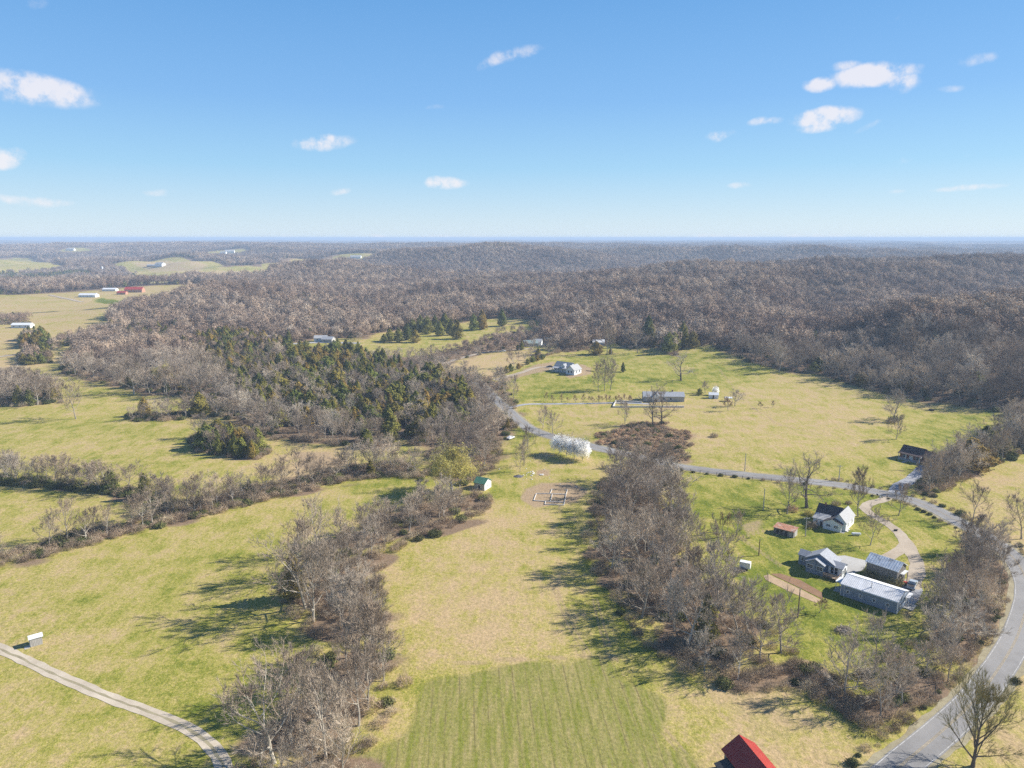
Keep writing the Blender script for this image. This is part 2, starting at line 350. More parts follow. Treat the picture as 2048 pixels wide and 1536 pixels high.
PIX = dict(
 main=[(-900, 588), (60, 590), (240, 604), (236, 614), (215, 645), (219, 664), (150, 686), (120, 745), (170, 758), (290, 790), (400, 795), (470, 850), (550, 880), (640, 890), (740, 896), (800, 880), (850, 905),
       (865, 950), (930, 968), (985, 938), (1004, 884), (1020, 864), (1034, 852), (1036, 836), (1026, 800), (1004, 770), (975, 757), (1000, 748), (1030, 738), (1066, 722), (1120, 705), (1150, 703), (1183, 697), (1231, 684), (1262, 699), (1310, 694), (1350, 712), (1368, 693), (1420, 690),
       (1485, 720), (1539, 734), (1584, 745), (1652, 752), (1673, 763), (1758, 786), (1844, 803), (1997, 822), (2150, 832), (2900, 850), (2900, 487), (-900, 487)],
 creek=[(470, 1640), (500, 1500), (560, 1400), (650, 1350), (640, 1290), (590, 1240), (570, 1180), (600, 1125), (660, 1085), (745, 1040), (830, 1000), (860, 985), (965, 985), (985, 1005), (945, 1040), (875, 1072), (795, 1092), (752, 1138), (765, 1200), (785, 1290), (800, 1360), (770, 1440), (735, 1500), (700, 1640)],
 mid=[(1262, 925), (1300, 918), (1352, 935), (1360, 1040), (1372, 1105), (1430, 1172), (1495, 1232), (1545, 1270), (1590, 1305), (1590, 1352), (1560, 1374), (1440, 1372), (1370, 1345), (1290, 1285), (1235, 1220), (1190, 1150), (1178, 1060), (1190, 985)],
 ditch=[(1585, 1325), (1640, 1350), (1700, 1385), (1740, 1440), (1700, 1440), (1650, 1400), (1590, 1372)],
 road_wood=[(1680, 1395), (1725, 1350), (1785, 1322), (1845, 1292), (1868, 1235), (1895, 1180), (1925, 1120), (1940, 1072), (1975, 1066), (2020, 1105), (2036, 1150), (2015, 1210), (1985, 1270), (1940, 1325), (1885, 1385), (1830, 1432), (1780, 1470), (1735, 1462), (1695, 1430)],
 right_line=[(1835, 988), (1858, 955), (1905, 925), (1950, 898), (2000, 868), (2060, 842), (2200, 850), (2200, 890), (2060, 900), (1985, 930), (1900, 968), (1862, 995)],
 mound=[(1178, 885), (1215, 862), (1250, 848), (1330, 848), (1372, 866), (1380, 885), (1368, 925), (1330, 930), (1275, 915), (1220, 902)],
 row_left=[(-60, 950), (100, 962), (200, 972), (300, 985), (345, 1004), (335, 1020), (300, 1000), (200, 984), (100, 974), (-60, 965)],
 row_diag=[(-60, 1130), (60, 1095), (171, 1065), (239, 1052), (342, 1012), (444, 990), (564, 968), (700, 935), (790, 925), (850, 945), (850, 962), (790, 950), (700, 960), (564, 993), (444, 1023), (342, 1047), (239, 1074), (171, 1091), (60, 1118), (-60, 1150)],
 island=[(382, 880), (400, 872), (460, 878), (515, 885), (535, 905), (515, 918), (450, 914), (400, 902)],
 left_group=[(-80, 775), (20, 772), (105, 778), (118, 806), (40, 814), (-80, 806)],
 left_clump=[(40, 708), (95, 706), (100, 726), (45, 730)], left_ever=[(46, 680), (92, 672), (95, 694), (46, 698)],
 left_hedge=[(95, 690), (215, 664), (219, 672), (100, 700)], plain_row=[(2, 640), (58, 638), (58, 648), (2, 650)],
 field_line=[(258, 832), (340, 828), (440, 818), (444, 832), (340, 842), (262, 842)],
)
FIELDS = dict(   # open ground inside the woods
 clearing=[(701, 690), (752, 667), (850, 655), (960, 640), (1010, 634), (1091, 645), (1080, 660), (1000, 668), (957, 690), (889, 705), (841, 712), (718, 712)],
 tan=[(872, 734), (930, 716), (1000, 703), (1066, 700), (1064, 722), (1030, 738), (990, 757), (930, 748)],
 houses_mid=[(560, 690), (640, 678), (720, 676), (720, 700), (640, 704), (565, 704)],
 yard=[(1045, 702), (1060, 688), (1100, 686), (1120, 703), (1080, 712)],
 farm=[(60, 590), (300, 573), (372, 570), (400, 578), (322, 597), (240, 606), (160, 604)],
 hill_far=[(267, 527), (330, 521), (410, 530), (400, 545), (330, 543), (290, 537)],
 hill_left=[(-200, 521), (30, 521), (85, 541), (30, 545), (-200, 545)],
 strip=[(284, 557), (330, 553), (359, 560), (320, 566)], strip2=[(359, 549), (440, 543), (500, 548), (440, 553), (380, 553)],
 far_a=[(137, 503), (155, 499), (166, 503), (150, 506)], far_b=[(694, 514), (735, 513), (735, 519), (694, 520)], far_c=[(440, 505), (470, 502), (475, 508), (445, 509)], tan_far=[(380, 546), (500, 541), (512, 552), (430, 557)], tan_far2=[(560, 528), (620, 524), (640, 532), (580, 536)], cut=[(250, 700), (520, 640), (660, 646), (650, 650), (500, 652), (330, 690)][:0] or [(362, 660), (420, 655), (445, 668), (380, 672)],
)
GREEN = [  # polygon, greenness, softness
 ([(1000, 757), (1084, 725), (1128, 715), (1200, 700), (1300, 706), (1420, 690), (1550, 735), (1560, 770), (1300, 785), (1050, 800), (1024, 800)], .75, 12),
 ([(1800, 820), (2000, 825), (1990, 850), (1930, 880), (1840, 935), (1740, 935), (1700, 925), (1780, 880), (1800, 850)], 1.0, 8),
 ([(1355, 945), (1600, 968), (1760, 990), (1740, 1010), (1480, 1080), (1380, 1090), (1362, 1040)], .88, 6),
 ([(1380, 1085), (1740, 1015), (1840, 1100), (1860, 1200), (1840, 1290), (1720, 1345), (1600, 1330), (1500, 1220), (1430, 1160)], .85, 8),
 ([(1740, 1005), (1810, 1005), (1930, 1075), (1900, 1180), (1850, 1200), (1850, 1140), (1820, 1060)], .95, 5),
 ([(820, 1340), (1190, 1315), (1240, 1335), (1330, 1420), (1400, 1560), (700, 1560), (800, 1440)], .8, 4),
 ([(700, 965), (800, 945), (850, 960), (860, 1000), (740, 1040), (690, 1010)], .8, 8),
 ([(1100, 1060), (1180, 1050), (1230, 1200), (1300, 1300), (1290, 1360), (1200, 1310), (1170, 1180)], .85, 6),
 ([(440, 1180), (570, 1160), (640, 1250), (650, 1350), (540, 1420), (480, 1536), (440, 1480), (480, 1330)], .75, 10),
 ([(1010, 870), (1040, 850), (1075, 865), (1060, 900), (1000, 960), (990, 1000), (980, 940)], .8, 5)]
TAN = [
 ([(860, 1080), (960, 1010), (1060, 1030), (1090, 1100), (1150, 1220), (1200, 1310), (860, 1325), (810, 1200)], .18, 8),
 ([(1390, 1385), (1560, 1385), (1700, 1450), (1780, 1500), (1780, 1600), (1410, 1600)], .14, 4),
 ([(1400, 800), (1600, 760), (1840, 810), (1780, 850), (1740, 900), (1560, 910), (1420, 880)], .22, 20),
 ([(1160, 810), (1390, 812), (1400, 940), (1600, 940), (1250, 900), (1120, 860), (1080, 830)], .34, 10),
 ([(1860, 1000), (2060, 910), (2300, 900), (2300, 1250), (2050, 1120), (1930, 1035)], .15, 8), ([(1930, 1536), (2048, 1370), (2300, 1300), (2300, 1600), (1930, 1600)], .22, 5),
 ([(560, 905), (640, 895), (730, 900), (720, 940), (560, 965), (540, 930)], .0, 8), ([(-200, 590), (240, 600), (220, 660), (100, 700), (-200, 720)], .2, 20),
 ([(-200, 720), (130, 700), (120, 745), (-200, 760)], .1, 15), ([(1180, 915), (1270, 925), (1190, 985), (1150, 960)], .25, 4),
 ([(380, 830), (480, 850), (540, 900), (480, 870), (400, 850)], .12, 8), ([(40, 1060), (400, 1060), (560, 1120), (520, 1250), (300, 1300), (100, 1200)], .40, 25)]
DIRT = [
 ([(1400, 1385), (1520, 1390), (1600, 1440), (1560, 1480), (1470, 1440), (1430, 1420)], .38), ([(1600, 1245), (1650, 1270), (1640, 1300), (1600, 1270)], .35), ([(1490, 1050), (1520, 1035), (1530, 1040), (1500, 1062)], .6), ([(1620, 890), (1680, 900), (1660, 915), (1600, 905)], .25),
 ([(1048, 978), (1080, 965), (1150, 962), (1172, 985), (1165, 1008), (1060, 1018)], 1.0), ([(1075, 942), (1098, 940), (1095, 950), (1072, 950)], 1.0),
 ([(1795, 1225), (1822, 1212), (1838, 1222), (1825, 1250), (1800, 1250)], .9), ([(1162, 728), (1182, 735), (1180, 748), (1140, 758), (1130, 752)], 1.0),
 ([(1002, 758), (1075, 728), (1110, 722), (1112, 738), (1060, 748), (1005, 765)], .75), ([(590, 905), (660, 905), (700, 930), (640, 945), (590, 930)], .7), ([(1640, 770), (1760, 788), (1700, 800), (1600, 782)], .3),
 ([(1520, 830), (1680, 860), (1660, 880), (1540, 860)], .2), ([(955, 1005), (1000, 990), (980, 1020), (800, 1100), (760, 1140), (790, 1095)], .5), ([(790, 1300), (830, 1340), (800, 1440), (745, 1500), (755, 1430), (790, 1370)], .45),
 ([(1835, 1000), (1860, 1015), (1960, 1080), (1950, 1085), (1845, 1022)], .3), ([(2030, 1175), (2012, 1240), (1975, 1300), (1962, 1295), (2000, 1230), (2016, 1180)], .8), ([(960, 873), (1000, 862), (1030, 868), (1000, 890), (975, 910)], .7)]
DARK_LINES = [[(1108, 1172), (1125, 1215), (1145, 1260), (1190, 1330)], [(1190, 1200), (1205, 1260), (1215, 1290)], [(1195, 1330), (1290, 1420), (1400, 1545)], [(840, 1335), (1000, 1320), (1190, 1312), (1230, 1318)], [(1535, 1060), (1480, 1075), (1560, 1130)], [(1480, 800), (1560, 850), (1690, 880)], [(1440, 740), (1480, 790), (1540, 830)]]
W = {k: world_poly(v) for k, v in PIX.items()}
WF = {k: world_poly(v) for k, v in FIELDS.items()}
jit = 2.5 * wav(GX * 4, GY * 4, 90)
def soft(poly, s, X=GX, Y=GY, j=None):
    d = inside(X, Y, poly); d = d + (jit if j is None else j)
    return np.clip(.5 + d / (2 * s), 0, 1)
forest = np.zeros_like(GX); green = np.full_like(GX, .47); dirt = np.zeros_like(GX); rows = np.zeros_like(GX); red = np.zeros_like(GX); plough = np.zeros_like(GX)
for k, p in W.items():
    if k == 'mound': continue
    if k in ('left_clump', 'left_ever', 'plain_row', 'field_line', 'left_hedge'): continue
    forest = np.maximum(forest, soft(p, 10) if k == 'main' else .9 * np.clip(.5 + (inside(GX, GY, p) - 2.5 + 1.6 * jit) / 8, 0, 1))
farw = sst(GY, 5000, 9000); forest = np.maximum(forest, farw)
for k, p in WF.items(): forest = forest * (1 - np.clip(.5 + (inside(GX, GY, p) + jit + np.interp(GY, [900, 1700, 2100], [0, 18, 60])) / 12, 0, 1))
for pts, gval, s in [(a_, b_ * .86, c_) for a_, b_, c_ in GREEN] + TAN:
    p = world_poly(pts); k = soft(p, s * 1.5); green = green * (1 - k) + gval * k
for k, gv in (('hill_far', .05), ('hill_left', .45), ('strip', .35), ('strip2', .05), ('tan_far', .05), ('tan_far2', .2), ('tan', .05), ('clearing', .45), ('farm', .2)):
    kk = soft(WF[k], 8); green = green * (1 - kk) + gv * kk
for pts, st in DIRT: dirt = np.maximum(dirt, st * soft(world_poly(pts), 1.6, j=jit * .4))
for ln in DARK_LINES:
    q_ = [ground_at(u, v) for u, v in ln]
    for a_, b_ in zip(q_[:-1], q_[1:]):
        ex, ey = b_.x - a_.x, b_.y - a_.y; t_ = np.clip(((GX - a_.x) * ex + (GY - a_.y) * ey) / (ex * ex + ey * ey), 0, 1)
        dirt = np.maximum(dirt, .55 * np.clip(1.3 - np.abs(np.hypot(GX - a_.x - t_ * ex, GY - a_.y - t_ * ey) - .6) / .6, 0, 1))
rows = soft(world_poly([(838, 1352), (1000, 1338), (1190, 1322), (1235, 1345), (1330, 1440), (1392, 1545), (1420, 1640), (640, 1640), (740, 1500), (815, 1420)]), 4.0, j=jit * .9)
red = .8 * soft(W['mound'], 6, j=jit * 1.6); red = np.maximum(red, .9 * soft(W['ditch'], 2))
plough = soft(world_poly([(-200, 634), (40, 628), (232, 613), (236, 616), (120, 622), (-200, 640)]), 6)
gp = soft(world_poly([(186, 600), (205, 596), (262, 603), (285, 607), (240, 609), (195, 605)]), 4); green = np.maximum(green, 1.3 * gp)
nr, nc = GX.shape
idx = np.arange(nr * nc).reshape(nr, nc)
quads = np.stack([idx[:-1, :-1], idx[:-1, 1:], idx[1:, 1:], idx[1:, :-1]], -1).reshape(-1, 4)[:, ::-1]
gm = bpy.data.meshes.new('ground')
gm.vertices.add(nr * nc); gm.vertices.foreach_set('co', np.stack([GX, GY, GZ], -1).ravel())
gm.loops.add(quads.size); gm.loops.foreach_set('vertex_index', quads.ravel().astype(np.int32))
gm.polygons.add(len(quads)); gm.polygons.foreach_set('loop_start', np.arange(0, quads.size, 4, dtype=np.int32)); gm.polygons.foreach_set('loop_total', np.full(len(quads), 4, np.int32))
gm.polygons.foreach_set('use_smooth', np.ones(len(quads), bool)); gm.update(); gm.validate()
for nm, ch in (('cover', (forest, green, dirt, rows)), ('cover2', (red, plough, red * 0, red * 0 + 1))):
    at = gm.color_attributes.new(nm, 'FLOAT_COLOR', 'POINT'); at.data.foreach_set('color', np.stack(ch, -1).ravel())
gm.materials.append(M['ground'])
gpoly_up = gm.polygons[0].normal.z
if gpoly_up < 0: gm.flip_normals()
link('ground', gm, kind='structure')

# ------------------------------------------------------------------ roads, tracks, paving (sheets draped on the ground)
def smooth_path(P, step=2.5):
    P = [Vector((p[0], p[1])) for p in P]; out = []
    for i in range(len(P) - 1):
        p0, p1, p2, p3 = P[max(i - 1, 0)], P[i], P[i + 1], P[min(i + 2, len(P) - 1)]
        n = max(2, int((p2 - p1).length / step))
        for k in range(n):
            t = k / n
            out.append(.5 * ((2 * p1) + (p2 - p0) * t + (2 * p0 - 5 * p1 + 4 * p2 - p3) * t * t + (3 * p1 - p0 - 3 * p2 + p3) * t ** 3))
    out.append(P[-1]); return out
def ribbon(name, path, off, width, lift, mat, ragged=0.0, parts=5, **props):
    V, Fc = [], []
    n = len(path)
    nor = []
    for i in range(n):
        d = (path[min(i + 1, n - 1)] - path[max(i - 1, 0)]).normalized(); nor.append(Vector((d.y, -d.x)))
    xs = [-.5 + k / (parts - 1) for k in range(parts)]
    for i in range(n):
        for k, x in enumerate(xs):
            w_ = off + x * width
            if k in (0, parts - 1) and ragged: w_ += random.uniform(-ragged, ragged)
            q = path[i] + nor[i] * w_; V.append([q.x, q.y, 0])
    V = np.array(V); V[:, 2] = T(V[:, 0], V[:, 1]) + lift
    for i in range(n - 1):
        for k in range(parts - 1):
            a = i * parts + k; Fc.append((a, a + 1, a + 1 + parts, a + parts))
    o = link(name, mesh_from(name, V, Fc, mat), **props)
    if o.data.polygons[0].normal.z < 0: o.data.flip_normals()
    return o
def sheet(name, pts, lift, mat, **props):
    P = [ground_at(u, v) for u, v in pts]
    o = link(name, mesh_from(name, [(p.x, p.y, p.z + lift) for p in P], [tuple(range(len(P)))], mat), **props)
    if o.data.polygons[0].normal.z < 0: o.data.flip_normals()
    return o
def road_mat(name, c1, c2, sc=.5, crack=True):
    m, nt, b = new_mat(name); w = NB(nt); g = w.N('ShaderNodeNewGeometry'); P = g.outputs['Position']
    n1, n2, n3 = w.noise(P, sc, 5.0, .65), w.noise(P, sc * 7, 4.0, .7), w.noise(P, sc * .12, 3.0)
    c = w.mix(w.ramp(n1, .3, .7), c1, c2); c = w.mix(w.ramp(n2, .3, .75, 0, .4), c, tuple(x * .55 for x in c1)); c = w.mix(w.ramp(n3, .35, .65, 0, .5), c, tuple(x * 1.25 for x in c2))
    nt.links.new(c, b.inputs['Base Color']); b.inputs['Roughness'].default_value = .9
    bn = w.N('ShaderNodeBump', {'Distance': .03, 'Height': n2}); nt.links.new(bn.outputs[0], b.inputs['Normal']); return m
M['asphalt'] = road_mat('asphalt', (.205, .195, .185), (.27, .26, .25)); M['gravel'] = road_mat('gravel', (.33, .26, .185), (.44, .37, .285), 1.2); M['track'] = road_mat('track_gravel', (.43, .355, .26), (.53, .46, .36), 1.2); M['pale_gravel'] = road_mat('pale_gravel', (.26, .26, .275), (.36, .36, .375), 1.4)
M['concrete'] = road_mat('concrete', (.34, .325, .30), (.43, .415, .385), .8); M['soil'] = road_mat('tilled_soil', (.20, .115, .062), (.27, .16, .09), 3.0); M['straw_soil'] = road_mat('pale_tilled_soil', (.36, .25, .15), (.44, .32, .20), 3.0)
M['wpaint'] = simple('white_road_paint', (.42, .41, .39), .8, .2, 1.2); M['ypaint'] = simple('yellow_road_paint', (.33, .26, .15), .8, .2, 1.2)
M['verge_gravel'] = road_mat('verge_gravel', (.23, .19, .12), (.34, .30, .19), 2.0)
def gpath(pts, step=2.5): return smooth_path([ground_at(u, v) for u, v in pts], step)
ROAD = gpath([(1690, 1640), (1797, 1536), (1880, 1466), (1948, 1402), (1994, 1342), (2028, 1287), (2046, 1240), (2056, 1196), (2052, 1160), (2030, 1120), (1990, 1085), (1938, 1055), (1900, 1035), (1864, 1016), (1815, 998), (1754, 984), (1693, 972), (1620, 963),
              (1485, 949), (1358, 933), (1280, 914), (1200, 897), (1150, 885), (1100, 872), (1062, 858), (1040, 843), (1024, 828), (1006, 812), (988, 795), (968, 775), (950, 760)])
ribbon('road_verge', ROAD, 0, 8.6, .035, M['verge_gravel'], .45, kind='structure')
ribbon('road', ROAD, 0, 6.3, .07, M['asphalt'], .08, kind='structure')
ribbon('road_edge_line', ROAD, -2.85, .14, .082, M['wpaint'], parts=2, kind='structure'); ribbon('road_edge_line', ROAD, 2.85, .14, .082, M['wpaint'], parts=2, kind='structure')
ribbon('road_centre_line', ROAD, -.14, .12, .082, M['ypaint'], parts=2, kind='structure'); ribbon('road_centre_line', ROAD, .14, .12, .082, M['ypaint'], parts=2, kind='structure')
TRACK = gpath([(-160, 1228), (-60, 1270), (0, 1297), (102, 1345), (205, 1390), (273, 1415), (320, 1432), (368, 1453), (408, 1479), (436, 1510), (450, 1545), (462, 1620)])
ribbon('gravel_track', TRACK, 0, 2.9, .05, M['track'], .16, kind='structure')
ribbon('track_crown', TRACK, .05, .55, .056, M['verge_gravel'], .22, parts=3, kind='structure')
DRIVE = gpath([(1784, 990), (1765, 1000), (1742, 1006), (1730, 1017), (1747, 1031), (1771, 1045), (1795, 1063), (1810, 1084), (1803, 1098), (1778, 1113), (1755, 1124)], 2)
ribbon('gravel_driveway', DRIVE, 0, 3.7, .045, M['gravel'], .2, kind='structure')
ribbon('gravel_driveway', gpath([(1808, 1080), (1817, 1094), (1829, 1116), (1836, 1137), (1830, 1158), (1822, 1176)], 2), 0, 4.2, .037, M['gravel'], .3, kind='structure')
ribbon('paved_driveway', gpath([(1790, 988), (1800, 972), (1822, 960), (1840, 944), (1852, 932)], 2), 0, 5.2, .055, M['pale_gravel'], .2, kind='structure')
sheet('parking_apron', [(1835, 944), (1838, 934), (1872, 934), (1880, 948), (1858, 958)], .05, M['pale_gravel'], kind='structure')
ribbon('farm_lane', gpath([(1014, 817), (1050, 809), (1100, 808), (1180, 807), (1240, 806), (1300, 808)]), 0, 3.0, .07, M['pale_gravel'], .15, kind='structure')
ribbon('gravel_lane', gpath([(880, 730), (923, 716), (964, 706), (1009, 701), (1040, 699), (1066, 697)], 4), 0, 4.5, .10, M['gravel'], .3, kind='structure')
ribbon('house_driveway', gpath([(990, 760), (1043, 745), (1081, 734), (1108, 738)], 4), 0, 4.2, .09, M['gravel'], .3, kind='structure')
ribbon('plain_road', gpath([(-60, 720), (0, 714), (60, 704), (118, 692), (190, 674)], 8), 0, 6, .2, M['gravel'], .4, kind='structure')
ribbon('village_road', gpath([(560, 690), (640, 685), (720, 687)], 8), 0, 7, .2, M['pale_gravel'], .3, kind='structure')
ribbon('farm_road', gpath([(100, 590), (130, 597), (165, 604)], 10), 0, 7, .3, M['gravel'], .4, kind='structure')
sheet('patio', [(1672, 1112), (1690, 1111), (1735, 1122), (1728, 1140), (1700, 1149), (1675, 1138)], .05, M['concrete'], kind='structure')
sheet('parking_pad', [(1806, 1168), (1840, 1166), (1846, 1182), (1834, 1205), (1815, 1215), (1812, 1196), (1800, 1180)], .03, M['pale_gravel'], kind='structure')
sheet('house_forecourt', [(1106, 733), (1122, 735), (1120, 745), (1098, 740)], .09, M['concrete'], kind='structure')
sheet('garden_bed', [(1541, 1148), (1560, 1147), (1600, 1160), (1644, 1185), (1646, 1199), (1604, 1178)], .06, M['soil'], kind='structure')
sheet('garden_bed', [(1527, 1152), (1538, 1149), (1604, 1180), (1642, 1200), (1632, 1206), (1580, 1184), (1532, 1160)], .05, M['straw_soil'], kind='structure')

# ------------------------------------------------------------------ tree generators
def rot_about(v, axis, a): return Matrix.Rotation(a, 3, axis) @ v
def bare_tree(seed, H=16.0, W=5.5, tf=.28, n1=9, n2=6, n3=6, nt_=12, lean=54, tw=.042, twl=(.7, 1.3), droop=0.0, wig=.15, tr=.26):
    r = random.Random(seed); tk, cr, tips = MB(), MB(), []
    def path(p, d, L, n, wg, upb):
        out = [p.copy()]; d = d.copy()
        for _ in range(n):
            d = (d + Vector((r.gauss(0, wg), r.gauss(0, wg), r.gauss(0, wg) + upb))).normalized(); p = p + d * (L / n); out.append(p.copy())
        return out
    trunk = path(Vector((0, 0, -.3)), Vector((r.gauss(0, .05), r.gauss(0, .05), 1)), H * .8, 8, .06, .05)
    tk.tube(trunk, [tr * (1 - .10 * k) * (1.35 if k == 0 else 1) for k in range(9)], 6)
    def at(pts, t):
        x = t * (len(pts) - 1); i = min(int(x), len(pts) - 2); return pts[i].lerp(pts[i + 1], x - i), (pts[i + 1] - pts[i]).normalized()
    az = r.uniform(0, 6.28)
    for i in range(n1):
        f = i / max(1, n1 - 1); t = tf + (1 - tf) * (f ** 1.1) * .98
        p, _ = at(trunk, min(t, .999)); az += 2.4 + r.uniform(-.4, .4)
        elv = R(90 - lean * (1.15 - .75 * f) + r.uniform(-10, 10))
        d = Vector((math.cos(az) * math.cos(elv), math.sin(az) * math.cos(elv), math.sin(elv)))
        zt = p.z; L = W * (1.15 - .35 * f) / max(.5, math.cos(elv)) * r.uniform(.8, 1.1); L = min(L, (H - zt) / max(.25, math.sin(elv)) * 1.02)
        lp = path(p, d, L, 5, wig * .7, .10); r0 = tr * (.52 - .25 * f)
        tk.tube(lp, [r0 * (1 - .17 * k) for k in range(6)], 4)
        for j in range(n2):
            t2 = .25 + .75 * (j + r.random()) / n2; p2, dd = at(lp, min(t2, .999))
            ax = rot_about(dd.orthogonal().normalized(), dd, r.uniform(0, 6.28)); d2 = rot_about(dd, ax, R(r.uniform(28, 60))); d2.z += .30
            L2 = L * .42 * r.uniform(.7, 1.15) * (1.15 - .35 * t2); bp = path(p2, d2.normalized(), L2, 3, wig, .08 - droop)
            cr.tube(bp, [.055, .04, .026, .012], 3)
            for k in range(n3):
                t3 = .2 + .8 * (k + r.random()) / n3; p3, d3 = at(bp, min(t3, .999))
                ax = rot_about(d3.orthogonal().normalized(), d3, r.uniform(0, 6.28)); d4 = rot_about(d3, ax, R(r.uniform(25, 60))); d4.z += .28 - droop
                L3 = L2 * .5 * r.uniform(.6, 1.1); sp = path(p3, d4.normalized(), L3, 2, wig, .05 - droop)
                cr.tube(sp, [.026, .018, .008], 3)
                for q in range(nt_):
                    p5, d5 = at(sp, r.random() ** .7 * .999); ax = rot_about(d5.orthogonal().normalized(), d5, r.uniform(0, 6.28)); d6 = rot_about(d5, ax, R(r.uniform(15, 60))); d6.z += .25 - droop * 2; d6 += (p5 - Vector((0, 0, H * .35))).normalized() * .75
                    l = r.uniform(*twl); tip = p5 + d6.normalized() * l; dn = d6.normalized(); on = (Vector((p5.x, p5.y, (p5.z - H * .45) * .8)).normalized() + Vector((r.gauss(0, .5), r.gauss(0, .5), r.gauss(0, .5)))); sd = dn.cross(on).normalized() * (tw * .5)
                    cr.poly([tuple(p5 - sd), tuple(p5 + sd), tuple(tip)]); tips.append(tip)
    return tk, cr, tips
def sprays(mb, cx, cy, zc, w, h, n, size, r, low=-.45, q0=.55, wd=.22):
    """flat sprays of twigs filling a crown, facing outwards like the shell of a real bare crown"""
    lump = [r.uniform(0, 6.28) for _ in range(3)]
    for i in range(n):
        a = r.uniform(0, 6.28); b = math.asin(r.uniform(low, 1)); q = r.uniform(q0, 1.0) * (1 + .16 * math.sin(3 * a + lump[0]) + .12 * math.sin(5 * b + lump[1] + 2 * a))
        o = Vector((math.cos(a) * math.cos(b), math.sin(a) * math.cos(b), math.sin(b))); p = Vector((cx + o.x * w * q, cy + o.y * w * q, zc + o.z * h * q))
        nrm = (o * 1.0 + Vector((r.gauss(0, .55), r.gauss(0, .55), r.gauss(0, .55)))).normalized(); d = Vector((r.gauss(0, .6) + o.x * .5, r.gauss(0, .6) + o.y * .5, 1)); d = (d - nrm * d.dot(nrm)).normalized(); s = d.cross(nrm)
        l = size * r.uniform(.6, 1.4); mb.poly([tuple(p - d * l * .7 - s * l * wd), tuple(p - d * l * .7 + s * l * wd), tuple(p + d * l)])
def tri_cloud(mb, pts, size, r, out=None, k=1.0):
    """small leaf-like triangles; with a centre line 'out' (height) they face outwards"""
    for p in pts:
        a = Vector((r.gauss(0, 1), r.gauss(0, 1), r.gauss(0, 1))).normalized()
        if out is not None: a = (a + (Vector((p.x, p.y, (p.z - out) * .6)).normalized() + Vector((0, 0, .35))) * k).normalized()
        b = rot_about(a.orthogonal().normalized(), a, r.uniform(0, 6.28)); c = a.cross(b)
        s = size * r.uniform(.6, 1.3); mb.poly([tuple(p + b * s), tuple(p - b * s * .5 + c * s * .8), tuple(p - b * s * .5 - c * s * .8)])
def cedar_tree(seed, H=11, Rr=3.2, n=2300, size=.34, col=False, lump=.35):
    r = random.Random(seed); cr, tk = MB(), MB(); tk.tube([(0, 0, -.3), (0, 0, H * .5), (0, 0, H * .9)], [.22, .14, .03], 6)
    ph = [r.uniform(0, 6.28) for _ in range(6)]; pts = []
    while len(pts) < n:
        z = r.random(); a = r.uniform(0, 6.28)
        prof = min(1, z / .16 + .30) * (1 - z ** 1.7) ** .75 * .98
        prof *= 1 + lump * (.5 * math.sin(3 * a + ph[0] + z * 9) + .5 * math.sin(5 * a + ph[1] - z * 14) + .45 * math.sin(17 * z + ph[2] + 2 * a))
        if r.random() > (prof + .15): continue
        rr = Rr * prof * (r.random() ** .38); pts.append(Vector((math.cos(a) * rr, math.sin(a) * rr, .3 + z * (H - .3) + r.gauss(0, .15))))
    tri_cloud(cr, pts, size, r, H * .4, 1.1); return tk, cr
def shrub(seed, Rr=1.6, H=2.2, n=420, leafy=0, tw=.05, size=.2):
    r = random.Random(seed); cr = MB(); lv = []
    for i in range(n):
        a = r.uniform(0, 6.28); q = r.random() ** .6; p = Vector((math.cos(a) * q * Rr * .75, math.sin(a) * q * Rr * .75, r.random() ** 1.3 * H * .7 * (1 - .5 * q)))
        d = Vector((math.cos(a) * (q + .2) + r.gauss(0, .35), math.sin(a) * (q + .2) + r.gauss(0, .35), r.uniform(.3, 1.3))).normalized(); l = r.uniform(.5, 1.0) * H * .45
        s = rot_about(d.orthogonal().normalized(), d, r.uniform(0, 6.28)) * tw * .5; cr.poly([tuple(p - s), tuple(p + s), tuple(p + d * l)])
        lv.append(p + d * l * r.random())
    sprays(cr, 0, 0, H * .35, Rr * 1.05, H * .65, 150, .36, r, -.1, .6, .06)
    if leafy: cr2 = cr; tri_cloud(cr2, [r.choice(lv) + Vector((r.gauss(0, .15), r.gauss(0, .15), r.gauss(0, .12))) for _ in range(leafy)], size, r, .2, .9)
    return cr
def far_tree(seed, H=14, W=4.9, n=520):
    r = random.Random(seed); mb = MB(); mb.tube([(0, 0, -.5), (0, 0, H * .6)], [.22, .12], 4)
    sprays(mb, 0, 0, H * .58, W, H * .44, n, .85, r); return mb
def clump(seed, S=34, ncr=34):
    r = random.Random(seed); mb = MB()
    for k in range(ncr):
        h = r.uniform(8, 15); sprays(mb, r.uniform(-S, S), r.uniform(-S, S), h * .5, r.uniform(4.5, 7.5), h * .5, 26, 2.6, r, -.1, .8)
    return mb
def mk(name, mb, mat): return mesh_from(name, mb.V, mb.F, mat)
BARE = []
